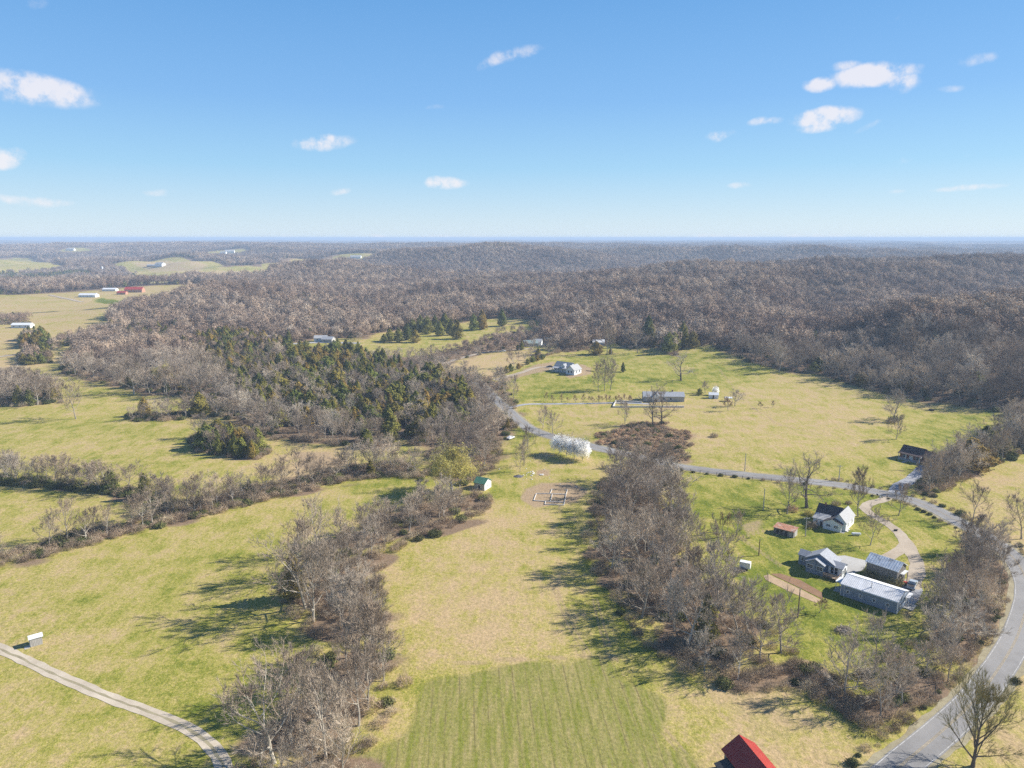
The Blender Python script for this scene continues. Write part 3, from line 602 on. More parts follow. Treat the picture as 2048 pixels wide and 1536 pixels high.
for i, k in enumerate([dict(W=6.0), dict(W=6.8, H=15, lean=62), dict(W=4.6, H=17, lean=44, n1=10), dict(W=5.6, H=15.5, tf=.16, lean=50, n1=10), dict(W=6.4, H=14, lean=66, wig=.24), dict(W=4.0, H=15, lean=38, n1=9), dict(W=5.8, H=16.5, tf=.36, lean=58, n1=10), dict(W=5.2, H=13, tf=.2, lean=60, wig=.24)]):
    tk, cr, _ = bare_tree(100 + i, **k); H_ = k.get('H', 16.0); z_ = H_ * (.36 + .3 * k.get('tf', .28)); sprays(cr, 0, 0, H_ * .5 + z_ * .32, k['W'] * .98, H_ * .98 - (H_ * .5 + z_ * .32), 480, .55, random.Random(i), -.5, .45, .045); BARE.append((k.get('H', 16.0), mk('bare_trunk', tk, M['bark']), mk('bare_crown', cr, M['twig']), k['W']))
tk, cr, _ = bare_tree(301, H=17, W=8.5, tf=.22, n1=10, n2=8, lean=68, wig=.34, tr=.5, nt_=7); OAK = (17, mk('oak_trunk', tk, M['dark_bark']), mk('oak_crown', cr, M['twig']), 8.5)
tk, cr, _ = bare_tree(302, H=15, W=7.2, tf=.10, n1=16, n2=9, n3=6, nt_=13, lean=56, wig=.12, tr=.40); VASE = (15, mk('vase_trunk', tk, M['dark_bark']), mk('vase_crown', cr, M['bud']), 7.2)
tk, cr, _ = bare_tree(303, H=7, W=1.6, tf=.2, n1=9, n2=5, n3=4, nt_=8, lean=26, tr=.10, tw=.04, twl=(.3, .7)); SMALL = (7, mk('small_trunk', tk, M['bark']), mk('small_crown', cr, M['redbud']), 1.6)
tk, cr, tips = bare_tree(304, H=9.5, W=3.8, tf=.10, n1=12, n2=5, n3=3, nt_=2, lean=44, tr=.16)
_rr = random.Random(4); bl = MB(); _pp = []
for _ in range(8500):
    a_ = _rr.uniform(0, 6.283); b_ = math.asin(_rr.uniform(-.75, 1)); q_ = _rr.uniform(.4, 1.05) * (1 + .13 * math.sin(4 * a_) + .10 * math.sin(7 * b_ + 2 * a_)); _pp.append(Vector((math.cos(a_) * math.cos(b_) * 3.7 * q_, math.sin(a_) * math.cos(b_) * 3.7 * q_, 5.2 + math.sin(b_) * 4.3 * q_)))
tri_cloud(bl, _pp, .16, _rr)
PEAR = (9.5, mk('pear_trunk', tk, M['bark']), mk('pear_crown', cr, M['twig']), 3.6, mk('pear_blossoms', bl, M['blossom']))
tk, cr, tips = bare_tree(305, H=14, W=7.5, tf=.14, n1=13, n2=8, n3=5, nt_=8, lean=62, wig=.2, tr=.42, droop=.05, twl=(.9, 1.8))
wl = MB(); tri_cloud(wl, [t + Vector((_rr.gauss(0, .25), _rr.gauss(0, .25), -abs(_rr.gauss(0, .4)))) for t in _rr.sample(tips, min(len(tips), 4600)) if t.z > 4.5 + 3 * _rr.random()], .19, _rr, 6.0, 1.0)
sprays(wl, 0, 0, 8.0, 7.0, 5.6, 5200, .42, _rr, -.25, .72, .16)
WILLOW = (14, mk('willow_trunk', tk, M['bark']), mk('willow_crown', cr, M['bud']), 7.5, mk('willow_leaves', wl, M['willow']))
CEDAR = [(h, mk('cedar_trunk', a, M['bark']), mk('cedar_crown', b, M['cedar']), w) for h, w, (a, b) in [(h, w, cedar_tree(400 + i, h, w, n, .34, lump=l)) for i, (h, w, n, l) in enumerate([(11, 3.0, 2200, .3), (9.5, 3.4, 2200, .45), (12, 2.6, 2000, .35), (8, 3.6, 2100, .5)])]]
SHRUB = [mk('brush', shrub(500 + i, 1.5 + .2 * i, 2.0 + .3 * i), M['brush']) for i in range(3)]
GSHRUB = [mk('leafy_brush', shrub(510 + i, 1.7, 2.0, 200, 700), M['green_brush']) for i in range(2)]
RSHRUB = [mk('russet_brush', shrub(520 + i, 1.5, 1.2, 300, 380, tw=.06, size=.13), M['red_brush']) for i in range(2)]
FARTREE = [mk('distant_tree', far_tree(600 + i, 14 + i, 4.8 + .4 * (i % 2)), M['far_twig']) for i in range(4)]
FARCEDAR = [mk('distant_cedar', cedar_tree(620 + i, 10, 3.4, 260, 1.0)[1], M['cedar']) for i in range(2)]
CLUMP = [mk('distant_wood', clump(640 + i), M['far_twig']) for i in range(4)]

# ------------------------------------------------------------------ where the trees stand
def in_any(x, y, keys, D=None): return np.max([inside(x, y, (D or W)[k]) for k in keys], axis=0)
def jitter_grid(poly, sp, margin=0.0, r=rng):
    x0, y0 = poly.min(0); x1, y1 = poly.max(0)
    gx, gy = np.meshgrid(np.arange(x0, x1 + sp, sp), np.arange(y0, y1 + sp, sp))
    gx = gx.ravel() + r.uniform(-.45, .45, gx.size) * sp; gy = gy.ravel() + r.uniform(-.45, .45, gy.size) * sp
    k = inside(gx, gy, poly) > margin; return gx[k], gy[k]
ROADXY = np.array([(p.x, p.y) for p in ROAD[::2]])
def off_road(x, y, d=5.5):
    return np.array([np.min(np.hypot(ROADXY[:, 0] - a, ROADXY[:, 1] - b)) > d for a, b in zip(x, y)]) if len(x) else np.zeros(0, bool)
def plant(kind, V, x, y, h, label, cat, group=None, rz=None, wscale=1.0, names=('trunk', 'crown')):
    z = float(T(x, y)); s = h / V[0]
    root = thing(kind, label, cat, (x, y, z), rz if rz is not None else random.uniform(0, 6.28), group); root.scale = (s * wscale, s * wscale, s)
    link(names[0], V[1], root); link(names[1], V[2], root)
    if len(V) > 4: link('blossoms' if 'pear' in V[4].name else 'leaves', V[4], root)
    return root
used = []       # places taken by single trees
def spot(u, v, hpx, wpx=None):
    p = ground_at(u, v); h = metres(p, hpx); used.append((p.x, p.y)); dep = p.y * math.cos(PITCH) + (CAM_H - p.z) * math.sin(PITCH)
    return p, h, (wpx * dep / F_PX if wpx else None)
def lone(u, v, hpx, wpx, V, kind, label, cat='tree', group=None, rz=None):
    p, h, w_ = spot(u, v, hpx, wpx); ws = (w_ / (2 * V[3])) / (h / V[0]) if w_ else 1
    return plant(kind, V, p.x, p.y, h, label, cat, group, rz, max(.5, min(1.8, ws)))
lone(1613.6, 1015, 92, 112, OAK, 'oak_tree', 'big dark spreading bare tree behind the white farmhouse', rz=.6)
lone(1574, 1028, 78, 42, BARE[2], 'bare_tree', 'upright bare tree with shrub at its foot left of the big spreading tree')
lone(1716, 1033, 90, 42, BARE[5], 'bare_tree', 'tall slim bare tree at the right corner of the white farmhouse')
lone(1797, 1031, 60, 46, BARE[3], 'bare_tree', 'vase-shaped bare tree inside the bend of the gravel driveway by the road')
lone(1740.6, 1090.6, 66, 50, BARE[4], 'bare_tree', 'leaning bare tree on the lawn below the white farmhouse')
lone(1471, 1073, 48, 26, BARE[5], 'bare_tree', 'small thin bare tree at the lawn edge left of the rusty shed')
for u, v, h in ((1445, 1067, 40), (1454, 1063, 34)): lone(u, v, h, 12, SMALL, 'sapling', 'reddish sapling in a pair left of the thin bare tree', 'sapling', 'pair of reddish saplings')
lone(1638, 1225, 28, 26, SMALL, 'sapling', 'small pale sapling on the lawn right of the utility pole', 'sapling')
lone(1946, 1039, 66, 60, BARE[1], 'bare_tree', 'wide bare tree on the dry slope just across the road bend')
lone(2043, 1078, 80, 80, BARE[1], 'bare_tree', 'bare tree cut by the right edge on the dry slope')
lone(1945.5, 1533, 146, 132, VASE, 'elm_tree', 'big vase-shaped budding tree beside the road in the bottom right corner', rz=2.0)
lone(1558, 744, 48, 28, BARE[5], 'bare_tree', 'slim bare tree standing alone at the upper meadow edge near the wood')
lone(1787, 840, 54, 54, BARE[7], 'bare_tree', 'bare tree rising from dark brush in the dry field'); lone(1792, 879, 46, 34, BARE[3], 'bare_tree', 'small forked bare tree just below the brush clump in the dry field')
lone(1362, 761, 48, 64, OAK, 'oak_tree', 'rounded spreading bare tree alone on the upper green meadow')
for i, (u, v, h, w_) in enumerate(((1522, 817, 13, 10), (1545, 815, 13, 8), (1457, 822, 27, 18))): lone(u, v, h, w_, SMALL, 'sapling', 'thin bare sapling on the dry field right of the garden sheds', 'sapling', 'thin saplings on the dry field')
lone(1431, 790, 17, 14, PEAR, 'blossom_tree', 'tiny white blossom tree behind the white garden shed')
lone(1399, 790, 14, 14, CEDAR[3], 'cedar_tree', 'small round dark evergreen left of the white garden shed')
lone(1470, 812, 30, 34, BARE[7], 'bare_tree', 'low bushy reddish tree right of the white garden shed'); lone(1411, 786, 22, 16, BARE[5], 'bare_tree', 'small bare tree beside the round evergreen at the garden shed')
lone(1029, 736, 34, 40, BARE[1], 'bare_tree', 'wide bare tree among evergreens beside the white house driveway'); lone(1026, 802, 48, 30, BARE[3], 'bare_tree', 'fan-shaped bare tree on the green slope left of the orchard row')
for i, (u, v, h) in enumerate(((1197, 781, 50), (1209, 782, 60), (1221, 780, 56))): lone(u, v, h, 34, BARE[(3, 0, 7)[i]], 'bare_tree', ('left', 'middle', 'right')[i] + ' tree of the three bare trees below the new white house')
lone(1214, 708, 60, 42, BARE[0], 'bare_tree', 'tall pale bare tree above the new white house beside a dark evergreen'); lone(1275, 706, 50, 42, BARE[4], 'bare_tree', 'light brown bare tree at the top of the upper meadow')
lone(1192, 709, 27, 30, CEDAR[3], 'cedar_tree', 'wide dark evergreen above the new white house'); lone(1221, 708, 11, 10, CEDAR[3], 'cedar_tree', 'small round evergreen beside the pale pole above the new white house')
for i_, (u, v, h, w_) in enumerate(((1296, 690, 58, 32), (1302, 692, 44, 26), (1337, 706, 42, 30), (1348, 700, 36, 26), (1365, 694, 50, 30), (1385, 696, 34, 26))): lone(u, v, h, w_, CEDAR[(0, 1, 3, 1, 0, 3)[i_]], 'pine_tree', ('tallest dark evergreen, leftmost', 'second evergreen from the left', 'third evergreen from the left', 'fourth evergreen from the left', 'tall evergreen, second from the right', 'rightmost short evergreen')[i_] + ' at the wood edge above the meadow', 'tree', 'evergreens at the wood edge above the meadow')
lone(1246, 744, 20, 10, CEDAR[2], 'cedar_tree', 'narrow rusty cedar right of the three bare trees')
lone(1086, 857, 42, 30, BARE[7], 'bare_tree', 'bare tree on the far side of the road above the blossom trees'); lone(1106, 868, 40, 34, BARE[3], 'bare_tree', 'pale bare tree just behind the left end of the blossom row')
for i_, (u, v, h, w_) in enumerate(((1040, 944, 50, 26), (1048, 932, 48, 26), (1056, 905, 48, 28))): lone(u, v, h, w_, BARE[3], 'bare_tree', ('reddish bare tree standing nearest the dark gravel heap', 'middle of three reddish bare trees above the rubble', 'reddish bare tree farthest from the rubble, nearest the road')[i_], 'tree', 'reddish bare trees above the rubble')
for u, v, h, w_ in ((1306, 853, 70, 62), (1322, 850, 66, 66)): lone(u, v, h, w_, OAK, 'bare_tree', 'big many-limbed bare tree on the brushy mound', 'tree', 'two big trees on the brushy mound')
lone(1250, 847, 42, 32, BARE[3], 'bare_tree', 'smaller bare tree at the left end of the brushy mound')
for i, (u, v) in enumerate(((1118, 908), (1133, 912), (1149, 917), (1165, 921))): lone(u, v, 38 + i, 34, PEAR, 'blossom_tree', ('leftmost', 'second from left', 'third from left', 'rightmost and fullest')[i] + ' of the four white blossom trees below the road', rz=i * 1.7)
lone(903, 985, 78, 98, WILLOW, 'willow_tree', 'large round yellow-green willow beside the green roofed shed'); lone(331, 772, 36, 44, WILLOW, 'willow_tree', 'yellow-green round willow in front of the grey wood at left')
for u, v, h, w_, lb in ((780, 878, 62, 44, 'tall dark cone-shaped cedar at the lower edge of the cedar wood'), (734, 895, 38, 30, 'small rusty cedar at the lower edge of the cedar wood'), (400, 830, 46, 42, 'broad dark cedar at the right end of the field line')): lone(u, v, h, w_, CEDAR[0], 'cedar_tree', lb)
for u, v, h, w_ in ((188, 757, 50, 50), (268, 788, 60, 72), (403, 791, 78, 62), (432, 791, 70, 50), (468, 805, 52, 60), (152, 838, 70, 62)):
    lb = {188: 'bare tree at the left tip of the wood', 268: 'broad bare tree at the front of the wood left of the willow', 403: 'tall pale bare tree in front of the cedar wood', 432: 'pale bare tree right beside the tallest pale tree', 468: 'pale bushy bare tree at the cedar wood corner', 152: 'lone round bare tree in the left pasture with its long shadow'}[u]
    lone(u, v, h, w_, BARE[0] if u != 152 else BARE[1], 'bare_tree', lb)
for u, v, h, w_ in ((947, 661, 34, 20), (964, 659, 40, 24), (1004, 652, 34, 20), (915, 678, 38, 24), (890, 662, 36, 26), (831, 685, 26, 22), (855, 668, 36, 26), (841, 664, 34, 24), (814, 680, 34, 22), (797, 685, 30, 20), (780, 682, 24, 22), (825, 668, 30, 26), (870, 664, 34, 22), (902, 670, 32, 22), (880, 672, 30, 20), (768, 684, 16, 18)):
    lone(u, v, h, w_, CEDAR[int(u) % 4], 'cedar_tree', 'dark cedar at the ' + ('left end' if u < 815 else 'left half' if u < 860 else 'right half' if u < 930 else 'detached right side') + ' of the grove on the distant clearing', 'tree', 'cedar grove on the distant clearing')
for u, v, h in ((995, 752, 10), (1002, 749, 10), (1013, 746, 15), (1021, 743, 16), (1037, 738, 12), (1055, 729, 12), (1065, 724, 14), (1074, 722, 12), (1085, 719, 8)): lone(u, v, h, h * .9, CEDAR[3], 'evergreen_shrub', 'round evergreen in the line beside the new house driveway', 'shrub', 'evergreens lining the new house driveway')
for i, x in enumerate((1290, 1335, 1382, 1423, 1468, 1508, 1552, 1570, 1598, 1625, 1650, 1670, 1695, 1712, 1735, 1755, 1775, 1795)):
    u = 650 + x / 2.926; lone(u, 806 if i % 3 else 803, (17, 15, 17, 8, 15, 17, 10, 12, 15, 10, 16, 14, 11, 15, 12, 14, 15, 13)[i], 8.5, SMALL, 'orchard_tree', 'small reddish upright tree in the row along the farm lane', 'tree', 'row of small reddish trees along the farm lane')

TREES = []      # x, y, height, zone, species
def gp_(u, v): q = ground_at(u, v); return (q.x, q.y)
CLEAR = [gp_(903, 985) + (10,), gp_(903, 1003) + (7,), gp_(885, 1003) + (4,), gp_(925, 1004) + (4,), gp_(960, 990) + (8.5,), gp_(965, 1005) + (9,), gp_(950, 1015) + (7,), gp_(900, 965) + (8,), gp_(1490, 1140) + (6,)]
def zone(key, sp, hm, hs, pc=.05, margin=0.0):
    x, y = jitter_grid(W[key], sp, margin); k = off_road(x, y); x, y = x[k], y[k]
    for a, b in zip(x, y):
        if used and min((a - q[0]) ** 2 + (b - q[1]) ** 2 for q in used) < 12: continue
        if any((a - q[0]) ** 2 + (b - q[1]) ** 2 < q[2] ** 2 for q in CLEAR): continue
        TREES.append((a, b, float(np.clip(rng.normal(hm, hs), hm * .55, hm * 1.4)) * (.72 if key == 'creek' and b > 205 else 1), key, 'cedar' if rng.random() < pc else 'bare'))
zone('creek', 7.1, 13.0, 3.2, .015, 1.2); zone('mid', 7.8, 12.0, 2.8, .015, 1.0); zone('road_wood', 7.2, 10.5, 2.2, .03); zone('right_line', 6.2, 10.5, 2.2, .10)
zone('row_left', 4.2, 9.0, 1.0, .05); zone('row_diag', 5.6, 9.0, 2.2, .12, 1.5); zone('island', 4.4, 8.5, 1.5, .85); zone('left_group', 6.5, 11, 2, .15); zone('left_clump', 6, 8, 1.5, .5); zone('left_ever', 6, 11, 2, .9)
zone('left_hedge', 8, 9, 2, .1); zone('plain_row', 9, 9, 1.5, .1); zone('field_line', 7, 8, 1.5, .35)
# the woods further off
CED = [(world_poly([(360, 700), (450, 672), (560, 684), (700, 705), (820, 740), (935, 780), (950, 830), (860, 880), (760, 880), (640, 860), (540, 850), (480, 800), (430, 745)]), .35), (world_poly([(220, 660), (360, 640), (400, 665), (300, 690), (230, 680)]), .5),
       (world_poly([(520, 610), (760, 590), (900, 620), (760, 660), (560, 650)]), .22), (world_poly([(-100, 548), (190, 545), (195, 560), (-100, 566)]), .95), (world_poly([(430, 544), (490, 540), (495, 549), (435, 551)]), .9), (world_poly([(250, 548), (360, 550), (360, 556), (260, 556)]), .6)]  # dense far-left stand of cedars is added to darken a cloud's shadow
def fan(r0, r1, sp, half=41):
    n = int(.5 * (r1 * r1 - r0 * r0) * 2 * R(half) / (sp * sp)); r_ = np.sqrt(rng.uniform(r0 * r0, r1 * r1, n)); a = rng.uniform(-R(half), R(half), n); return r_ * np.sin(a), r_ * np.cos(a)
def wooded(x, y):
    k = inside(x, y, W['main']) > 2
    if len(x): k |= y > 9000
    return k & (in_any(x, y, list(WF), WF) < np.interp(y, [900, 1100, 1700, 2100], [3, -14, -30, -75]))
def spaced(r0, r1, sp, half=41):
    """jittered grid inside a fan"""
    m_ = r1 * math.sin(R(half)); gx, gy = np.meshgrid(np.arange(-m_, m_, sp), np.arange(r0 * .7, r1, sp)); gx = gx.ravel() + rng.uniform(-.48, .48, gx.size) * sp; gy = gy.ravel() + rng.uniform(-.48, .48, gy.size) * sp
    rr = np.hypot(gx, gy); k = (rr > r0) & (rr < r1) & (np.abs(np.arctan2(gx, gy)) < R(half)); return gx[k], gy[k]
cx_, cy_ = jitter_grid(CED[0][0], 6.0); kk = (in_any(cx_, cy_, list(WF), WF) < 3) & (inside(cx_, cy_, W['main']) > 2) & off_road(cx_, cy_, 9) & (rng.random(cx_.shape) < .66) & (wav(cx_ * 1.6, cy_ * 1.6, 90) > -.9)
for a, b in zip(cx_[kk], cy_[kk]): TREES.append((float(a), float(b), float(rng.uniform(6, 13)), 'main', 'cedar'))
x, y = spaced(240, 1500, 7.9); k = wooded(x, y); x, y = x[k], y[k]
k = off_road(x, y, 6); x, y = x[k], y[k]
thin_ = (inside(x, y, CED[0][0]) > 0) & (rng.random(x.shape) < .12); x, y = x[~thin_], y[~thin_]
pc = np.full(x.shape, .03)
for p_, c_ in CED: pc = np.where(inside(x, y, p_) > 0, c_, pc)
isc = rng.random(x.shape) < pc
big = np.clip(rng.normal(13, 2.6, x.shape), 8, 19) * np.where(isc, .74, 1.0)
big = big * np.where((y < 720) & (x < 20), .80, 1.0) * np.where((inside(x, y, CED[0][0]) > 0) & ~isc, .82, 1.0)
fx_ = np.zeros(x.shape, bool)
for g_ in (1.05, 1.11, 1.17): fx_ |= in_any(x * g_, y * g_, ['clearing', 'tan', 'houses_mid', 'farm'], WF) > 0
big = big * np.where(fx_ & (y > 480), .55, 1.0)
for a, b, h, c in zip(x, y, big, isc): TREES.append((float(a), float(b), float(h), 'main', 'cedar' if c else 'bare'))
used_a = np.array(used)
TREES = [t for t in TREES if t[3] != 'main' or np.min((used_a[:, 0] - t[0]) ** 2 + (used_a[:, 1] - t[1]) ** 2) > 14]
TREES.sort(key=lambda t: -t[2] / math.hypot(t[0], t[1]))
LAB = dict(creek='grey bare tree in the creek wood left of the centre field', mid='bare tree in the wooded strip between centre field and grey houses', road_wood='bare tree in the thicket between long grey building and road', right_line='dark bare tree in the line right of the brick house',
           row_left='bare tree in the hedgerow across the left pastures', row_diag='bare tree in the diagonal hedgerow between the left fields', island='cedar in the dark clump in the left pasture', left_group='bare tree in the group at the left edge of the pasture',
           left_clump='tree in the small dark clump on the far left', left_ever='dark evergreen on the far left hedge corner', left_hedge='bare tree along the far left field boundary', plain_row='bare tree in the short row on the far plain', field_line='low tree in the line crossing the left pasture', main='bare tree in the big wood behind the fields')
GRP = {k: v.split(' in the ')[-1] if ' in the ' in v else v for k, v in LAB.items()}
MARKS = dict(
 creek=[(600, 1510, 'at the bottom end of the creek wood'), (720, 1400, 'in the creek wood beside the sown field'), (640, 1240, 'in the creek wood casting shadows on the left meadow'), (770, 1250, 'on the right flank of the creek wood'), (620, 1120, 'where the creek wood turns towards the right'), (740, 1070, 'in the middle of the low creek wood stretch'), (850, 1030, 'in the creek wood below the willow'), (950, 1005, 'at the creek wood tip below the green roofed shed')],
 mid=[(1310, 930, 'at the road end of the wooded strip'), (1210, 1000, 'in the wooded strip beside the foundation'), (1330, 1010, 'in the wooded strip facing the farmhouse lawn'), (1220, 1110, 'half way along the field side of the wooded strip'), (1360, 1120, 'in the wooded strip left of the white trailer'), (1300, 1240, 'in the wooded strip shading the green field edge'), (1450, 1230, 'in the wooded strip below the white trailer'), (1420, 1340, 'at the bottom edge of the wooded strip'), (1550, 1330, 'at the bottom right corner of the wooded strip')],
 road_wood=[(1720, 1410, 'in the thicket beside the dry ditch'), (1800, 1350, 'in the thicket below the brush pile'), (1880, 1290, 'in the thicket right of the long grey building'), (1960, 1220, 'in the thicket inside the road bend'), (1960, 1120, 'at the top of the thicket near the driveway loop')],
 right_line=[(1860, 965, 'in the dark line at the brick house driveway'), (1920, 930, 'in the dark line right of the brick house'), (2010, 880, 'in the dark line near the right edge')],
 row_left=[(60, 960, 'in the left hedgerow near the picture edge'), (180, 975, 'in the middle of the left hedgerow'), (310, 995, 'where the left hedgerow meets the diagonal one')],
 row_diag=[(30, 1110, 'at the left end of the diagonal hedgerow'), (170, 1075, 'in the diagonal hedgerow below the small left pasture'), (310, 1035, 'in the diagonal hedgerow at the hedge junction'), (450, 1005, 'in the middle of the diagonal hedgerow'), (600, 970, 'in the diagonal hedgerow below the bare soil patch'), (780, 940, 'at the right end of the diagonal hedgerow')],
 mound=[(1230, 870, 'on the left half of the brushy mound'), (1300, 880, 'in the middle of the brushy mound'), (1360, 890, 'on the right half of the brushy mound')],
 ditch=[(1620, 1350, 'at the top of the dry ditch'), (1700, 1410, 'at the low end of the dry ditch')],
 main=[(450, 700, 'in the upper left of the cedar wood'), (600, 700, 'in the cedar wood below the village road'), (760, 740, 'at the upper right of the cedar wood'), (520, 800, 'at the lower left of the cedar wood'), (680, 800, 'in the middle of the cedar wood'), (850, 800, 'at the right end of the cedar wood'), (620, 870, 'on the bottom edge of the cedar wood'), (780, 870, 'at the cedar wood edge above the diagonal hedgerow'), (930, 880, 'in the wood left of the white car'), (990, 820, 'in the wood along the far road'), (1100, 690, 'around the distant cottages'), (1450, 690, 'at the wood edge above the upper meadow'), (1700, 770, 'at the foot of the wooded ridge'), (1950, 820, 'at the ridge foot above the green meadow'), (250, 770, 'in the wood at the top of the left pasture'), (170, 720, 'at the far left corner of the wood')])
SHORT = dict(creek='creek wood', mid='wooded strip', road_wood='roadside thicket', right_line='dark tree line', row_left='left hedgerow', row_diag='diagonal hedgerow', mound='brushy mound', ditch='dry ditch', main='big wood')
def where(zn, a, b, fallback):
    if zn not in MARKS: return fallback
    u_, v_ = proj(a, b, float(T(a, b))); return min(MARKS[zn], key=lambda m_: (m_[0] - u_) ** 2 + 4 * (m_[1] - v_) ** 2)[2]
def size_word(h, k): return 'tall' if h > k * 1.12 else ('low' if h < k * .85 else 'mid-sized')
cnt = dict(bare=0, cedar=0); lim = dict(bare=225, cedar=170); REST = dict(bare=[], cedar=[])
for (a, b, h, zn, sp_) in TREES:
    u_, v_ = proj(a, b, float(T(a, b)) + h * .6)
    seen = -30 < u_ < 2080 and v_ < 1570
    if cnt[sp_] < lim[sp_] and seen:
        cnt[sp_] += 1
        if sp_ == 'bare':
            V = random.choice(BARE); w0 = where(zn, a, b, None); plant('bare_tree', V, a, b, h, (size_word(h, 12) + {0: ' spreading', 1: ' wide', 2: ' upright', 3: ' forked', 4: ' twisted', 5: ' narrow', 6: ' long-stemmed', 7: ' bushy'}[BARE.index(V)] + ' bare tree ' + w0) if w0 else LAB[zn], 'tree', 'bare trees: ' + GRP[zn], wscale=random.uniform(.85, 1.25))
        else:
            V = random.choice(CEDAR); w0 = where(zn, a, b, None); lb = (size_word(h, 9.5) + ' ' + ('pointed', 'broad', 'slim', 'squat')[CEDAR.index(V)] + ' cedar ' + w0) if w0 else LAB[zn] if zn in ('island', 'left_ever') else ('rusty green cedar in the cedar wood left of the road' if zn == 'main' else 'dark cedar among the trees in the ' + GRP[zn])
            plant('cedar_tree', V, a, b, min(h, 13), ' '.join(lb.split()[:16]), 'tree', 'cedars: ' + GRP[zn], wscale=random.uniform(.85, 1.6))
    else: REST[sp_].append((a, b, h))

# ------------------------------------------------------------------ masses that nobody could count, by geometry nodes
def scatter(name, sources, pts, scl, label, cat, wx=None):
    """sources: lists of meshes joined per instance"""
    me = bpy.data.meshes.new(name); n = len(pts); me.vertices.add(n); me.vertices.foreach_set('co', np.asarray(pts, float).ravel())
    for nm, tp, arr in (('size', 'FLOAT_VECTOR', np.asarray(scl, float)), ('turn', 'FLOAT_VECTOR', np.stack([np.zeros(n), np.zeros(n), rng.uniform(0, 6.28, n)], -1)), ('pick', 'INT', rng.integers(0, len(sources), n))):
        at = me.attributes.new(nm, tp, 'POINT'); at.data.foreach_set('vector' if tp == 'FLOAT_VECTOR' else 'value', arr.ravel())
    o = link(name, me, kind='stuff', label=label, category=cat)
    ng = bpy.data.node_groups.new(name, 'GeometryNodeTree'); ng.interface.new_socket('Geometry', in_out='INPUT', socket_type='NodeSocketGeometry'); ng.interface.new_socket('Geometry', in_out='OUTPUT', socket_type='NodeSocketGeometry')
    N = ng.nodes.new; L = ng.links.new; gi, go = N('NodeGroupInput'), N('NodeGroupOutput')
    jn = N('GeometryNodeJoinGeometry')
    for k, ms in enumerate(sources):
        j2 = N('GeometryNodeJoinGeometry')
        for q, m_ in enumerate(ms):
            so = bpy.data.objects.new('%s_source' % name, m_); oi = N('GeometryNodeObjectInfo'); oi.inputs[0].default_value = so; L(oi.outputs['Geometry'], j2.inputs[0])
        g2 = N('GeometryNodeGeometryToInstance'); L(j2.outputs[0], g2.inputs[0]); L(g2.outputs[0], jn.inputs[0])
    ip = N('GeometryNodeInstanceOnPoints'); L(gi.outputs[0], ip.inputs['Points']); L(jn.outputs[0], ip.inputs['Instance']); ip.inputs['Pick Instance'].default_value = True
    def na(nm, dt):
        a = N('GeometryNodeInputNamedAttribute'); a.data_type = dt; a.inputs[0].default_value = nm; return a.outputs[0]
    L(na('pick', 'INT'), ip.inputs['Instance Index']); L(na('turn', 'FLOAT_VECTOR'), ip.inputs['Rotation']); L(na('size', 'FLOAT_VECTOR'), ip.inputs['Scale'])
    L(ip.outputs[0], go.inputs[0]); md = o.modifiers.new('scatter', 'NODES'); md.node_group = ng; return o
def P3(a): a = np.asarray(a, float); return np.stack([a[:, 0], a[:, 1], T(a[:, 0], a[:, 1])], -1)
rb = np.array(REST['bare']); rc = np.array(REST['cedar']); _d = np.hypot(rb[:, 0], rb[:, 1]); rmid = rb[_d > 600]; rb = rb[_d <= 600]
ws = rng.uniform(1.0, 1.45, len(rb)); s_ = rb[:, 2] / 14.6
scatter('bare_wood', [[v[1], v[2]] for v in BARE], P3(rb), np.stack([s_ * ws, s_ * ws, s_], -1), 'grey brown bare woods covering the slopes behind the meadows', 'woods')
ws = rng.uniform(.9, 1.6, len(rc)); s_ = np.minimum(rc[:, 2], 13) / 10.6
scatter('cedar_wood', [[v[1], v[2]] for v in CEDAR], P3(rc), np.stack([s_ * ws, s_ * ws, s_], -1), 'dark green and rusty cedars scattered through the woods', 'woods')
ws = rng.uniform(1.0, 1.4, len(rmid)); s_ = rmid[:, 2] / 14.6
scatter('hillside_wood', [[m_] for m_ in FARTREE], P3(rmid), np.stack([s_ * ws, s_ * ws, s_], -1), 'brown and grey bare woods on the hillsides beyond the clearings', 'woods')
x, y = spaced(1500, 4200, 10.0); k = wooded(x, y); x, y = x[k], y[k]; pc = np.full(x.shape, .07)
for p_, c_ in CED: pc = np.where(inside(x, y, p_) > 0, c_, pc)
pc = np.where(wav(x, y, 260) > 1.5, .4, pc)
c = rng.random(x.shape) < pc; s_ = rng.uniform(.8, 1.3, x.shape)
scatter('distant_bare_wood', [[m_] for m_ in FARTREE], P3(np.stack([x, y], -1)[~c]), np.stack([s_ * 1.15, s_ * 1.15, s_], -1)[~c], 'hazy grey brown woods rolling over the distant hills', 'woods')
scatter('distant_evergreens', [[m_] for m_ in FARCEDAR], P3(np.stack([x, y], -1)[c]), np.stack([s_ * 1.1, s_ * 1.1, s_], -1)[c], 'dark evergreen patches in the distant woods, the far left for cloud shadow', 'woods')
x, y = spaced(4200, 13000, 62); k = wooded(x, y); x, y = x[k], y[k]; s_ = rng.uniform(.9, 1.25, x.shape)
scatter('horizon_wood', [[m_] for m_ in CLUMP], P3(np.stack([x, y], -1)), np.stack([s_, s_, s_], -1), 'blue hazed woods along the horizon ridges', 'woods')

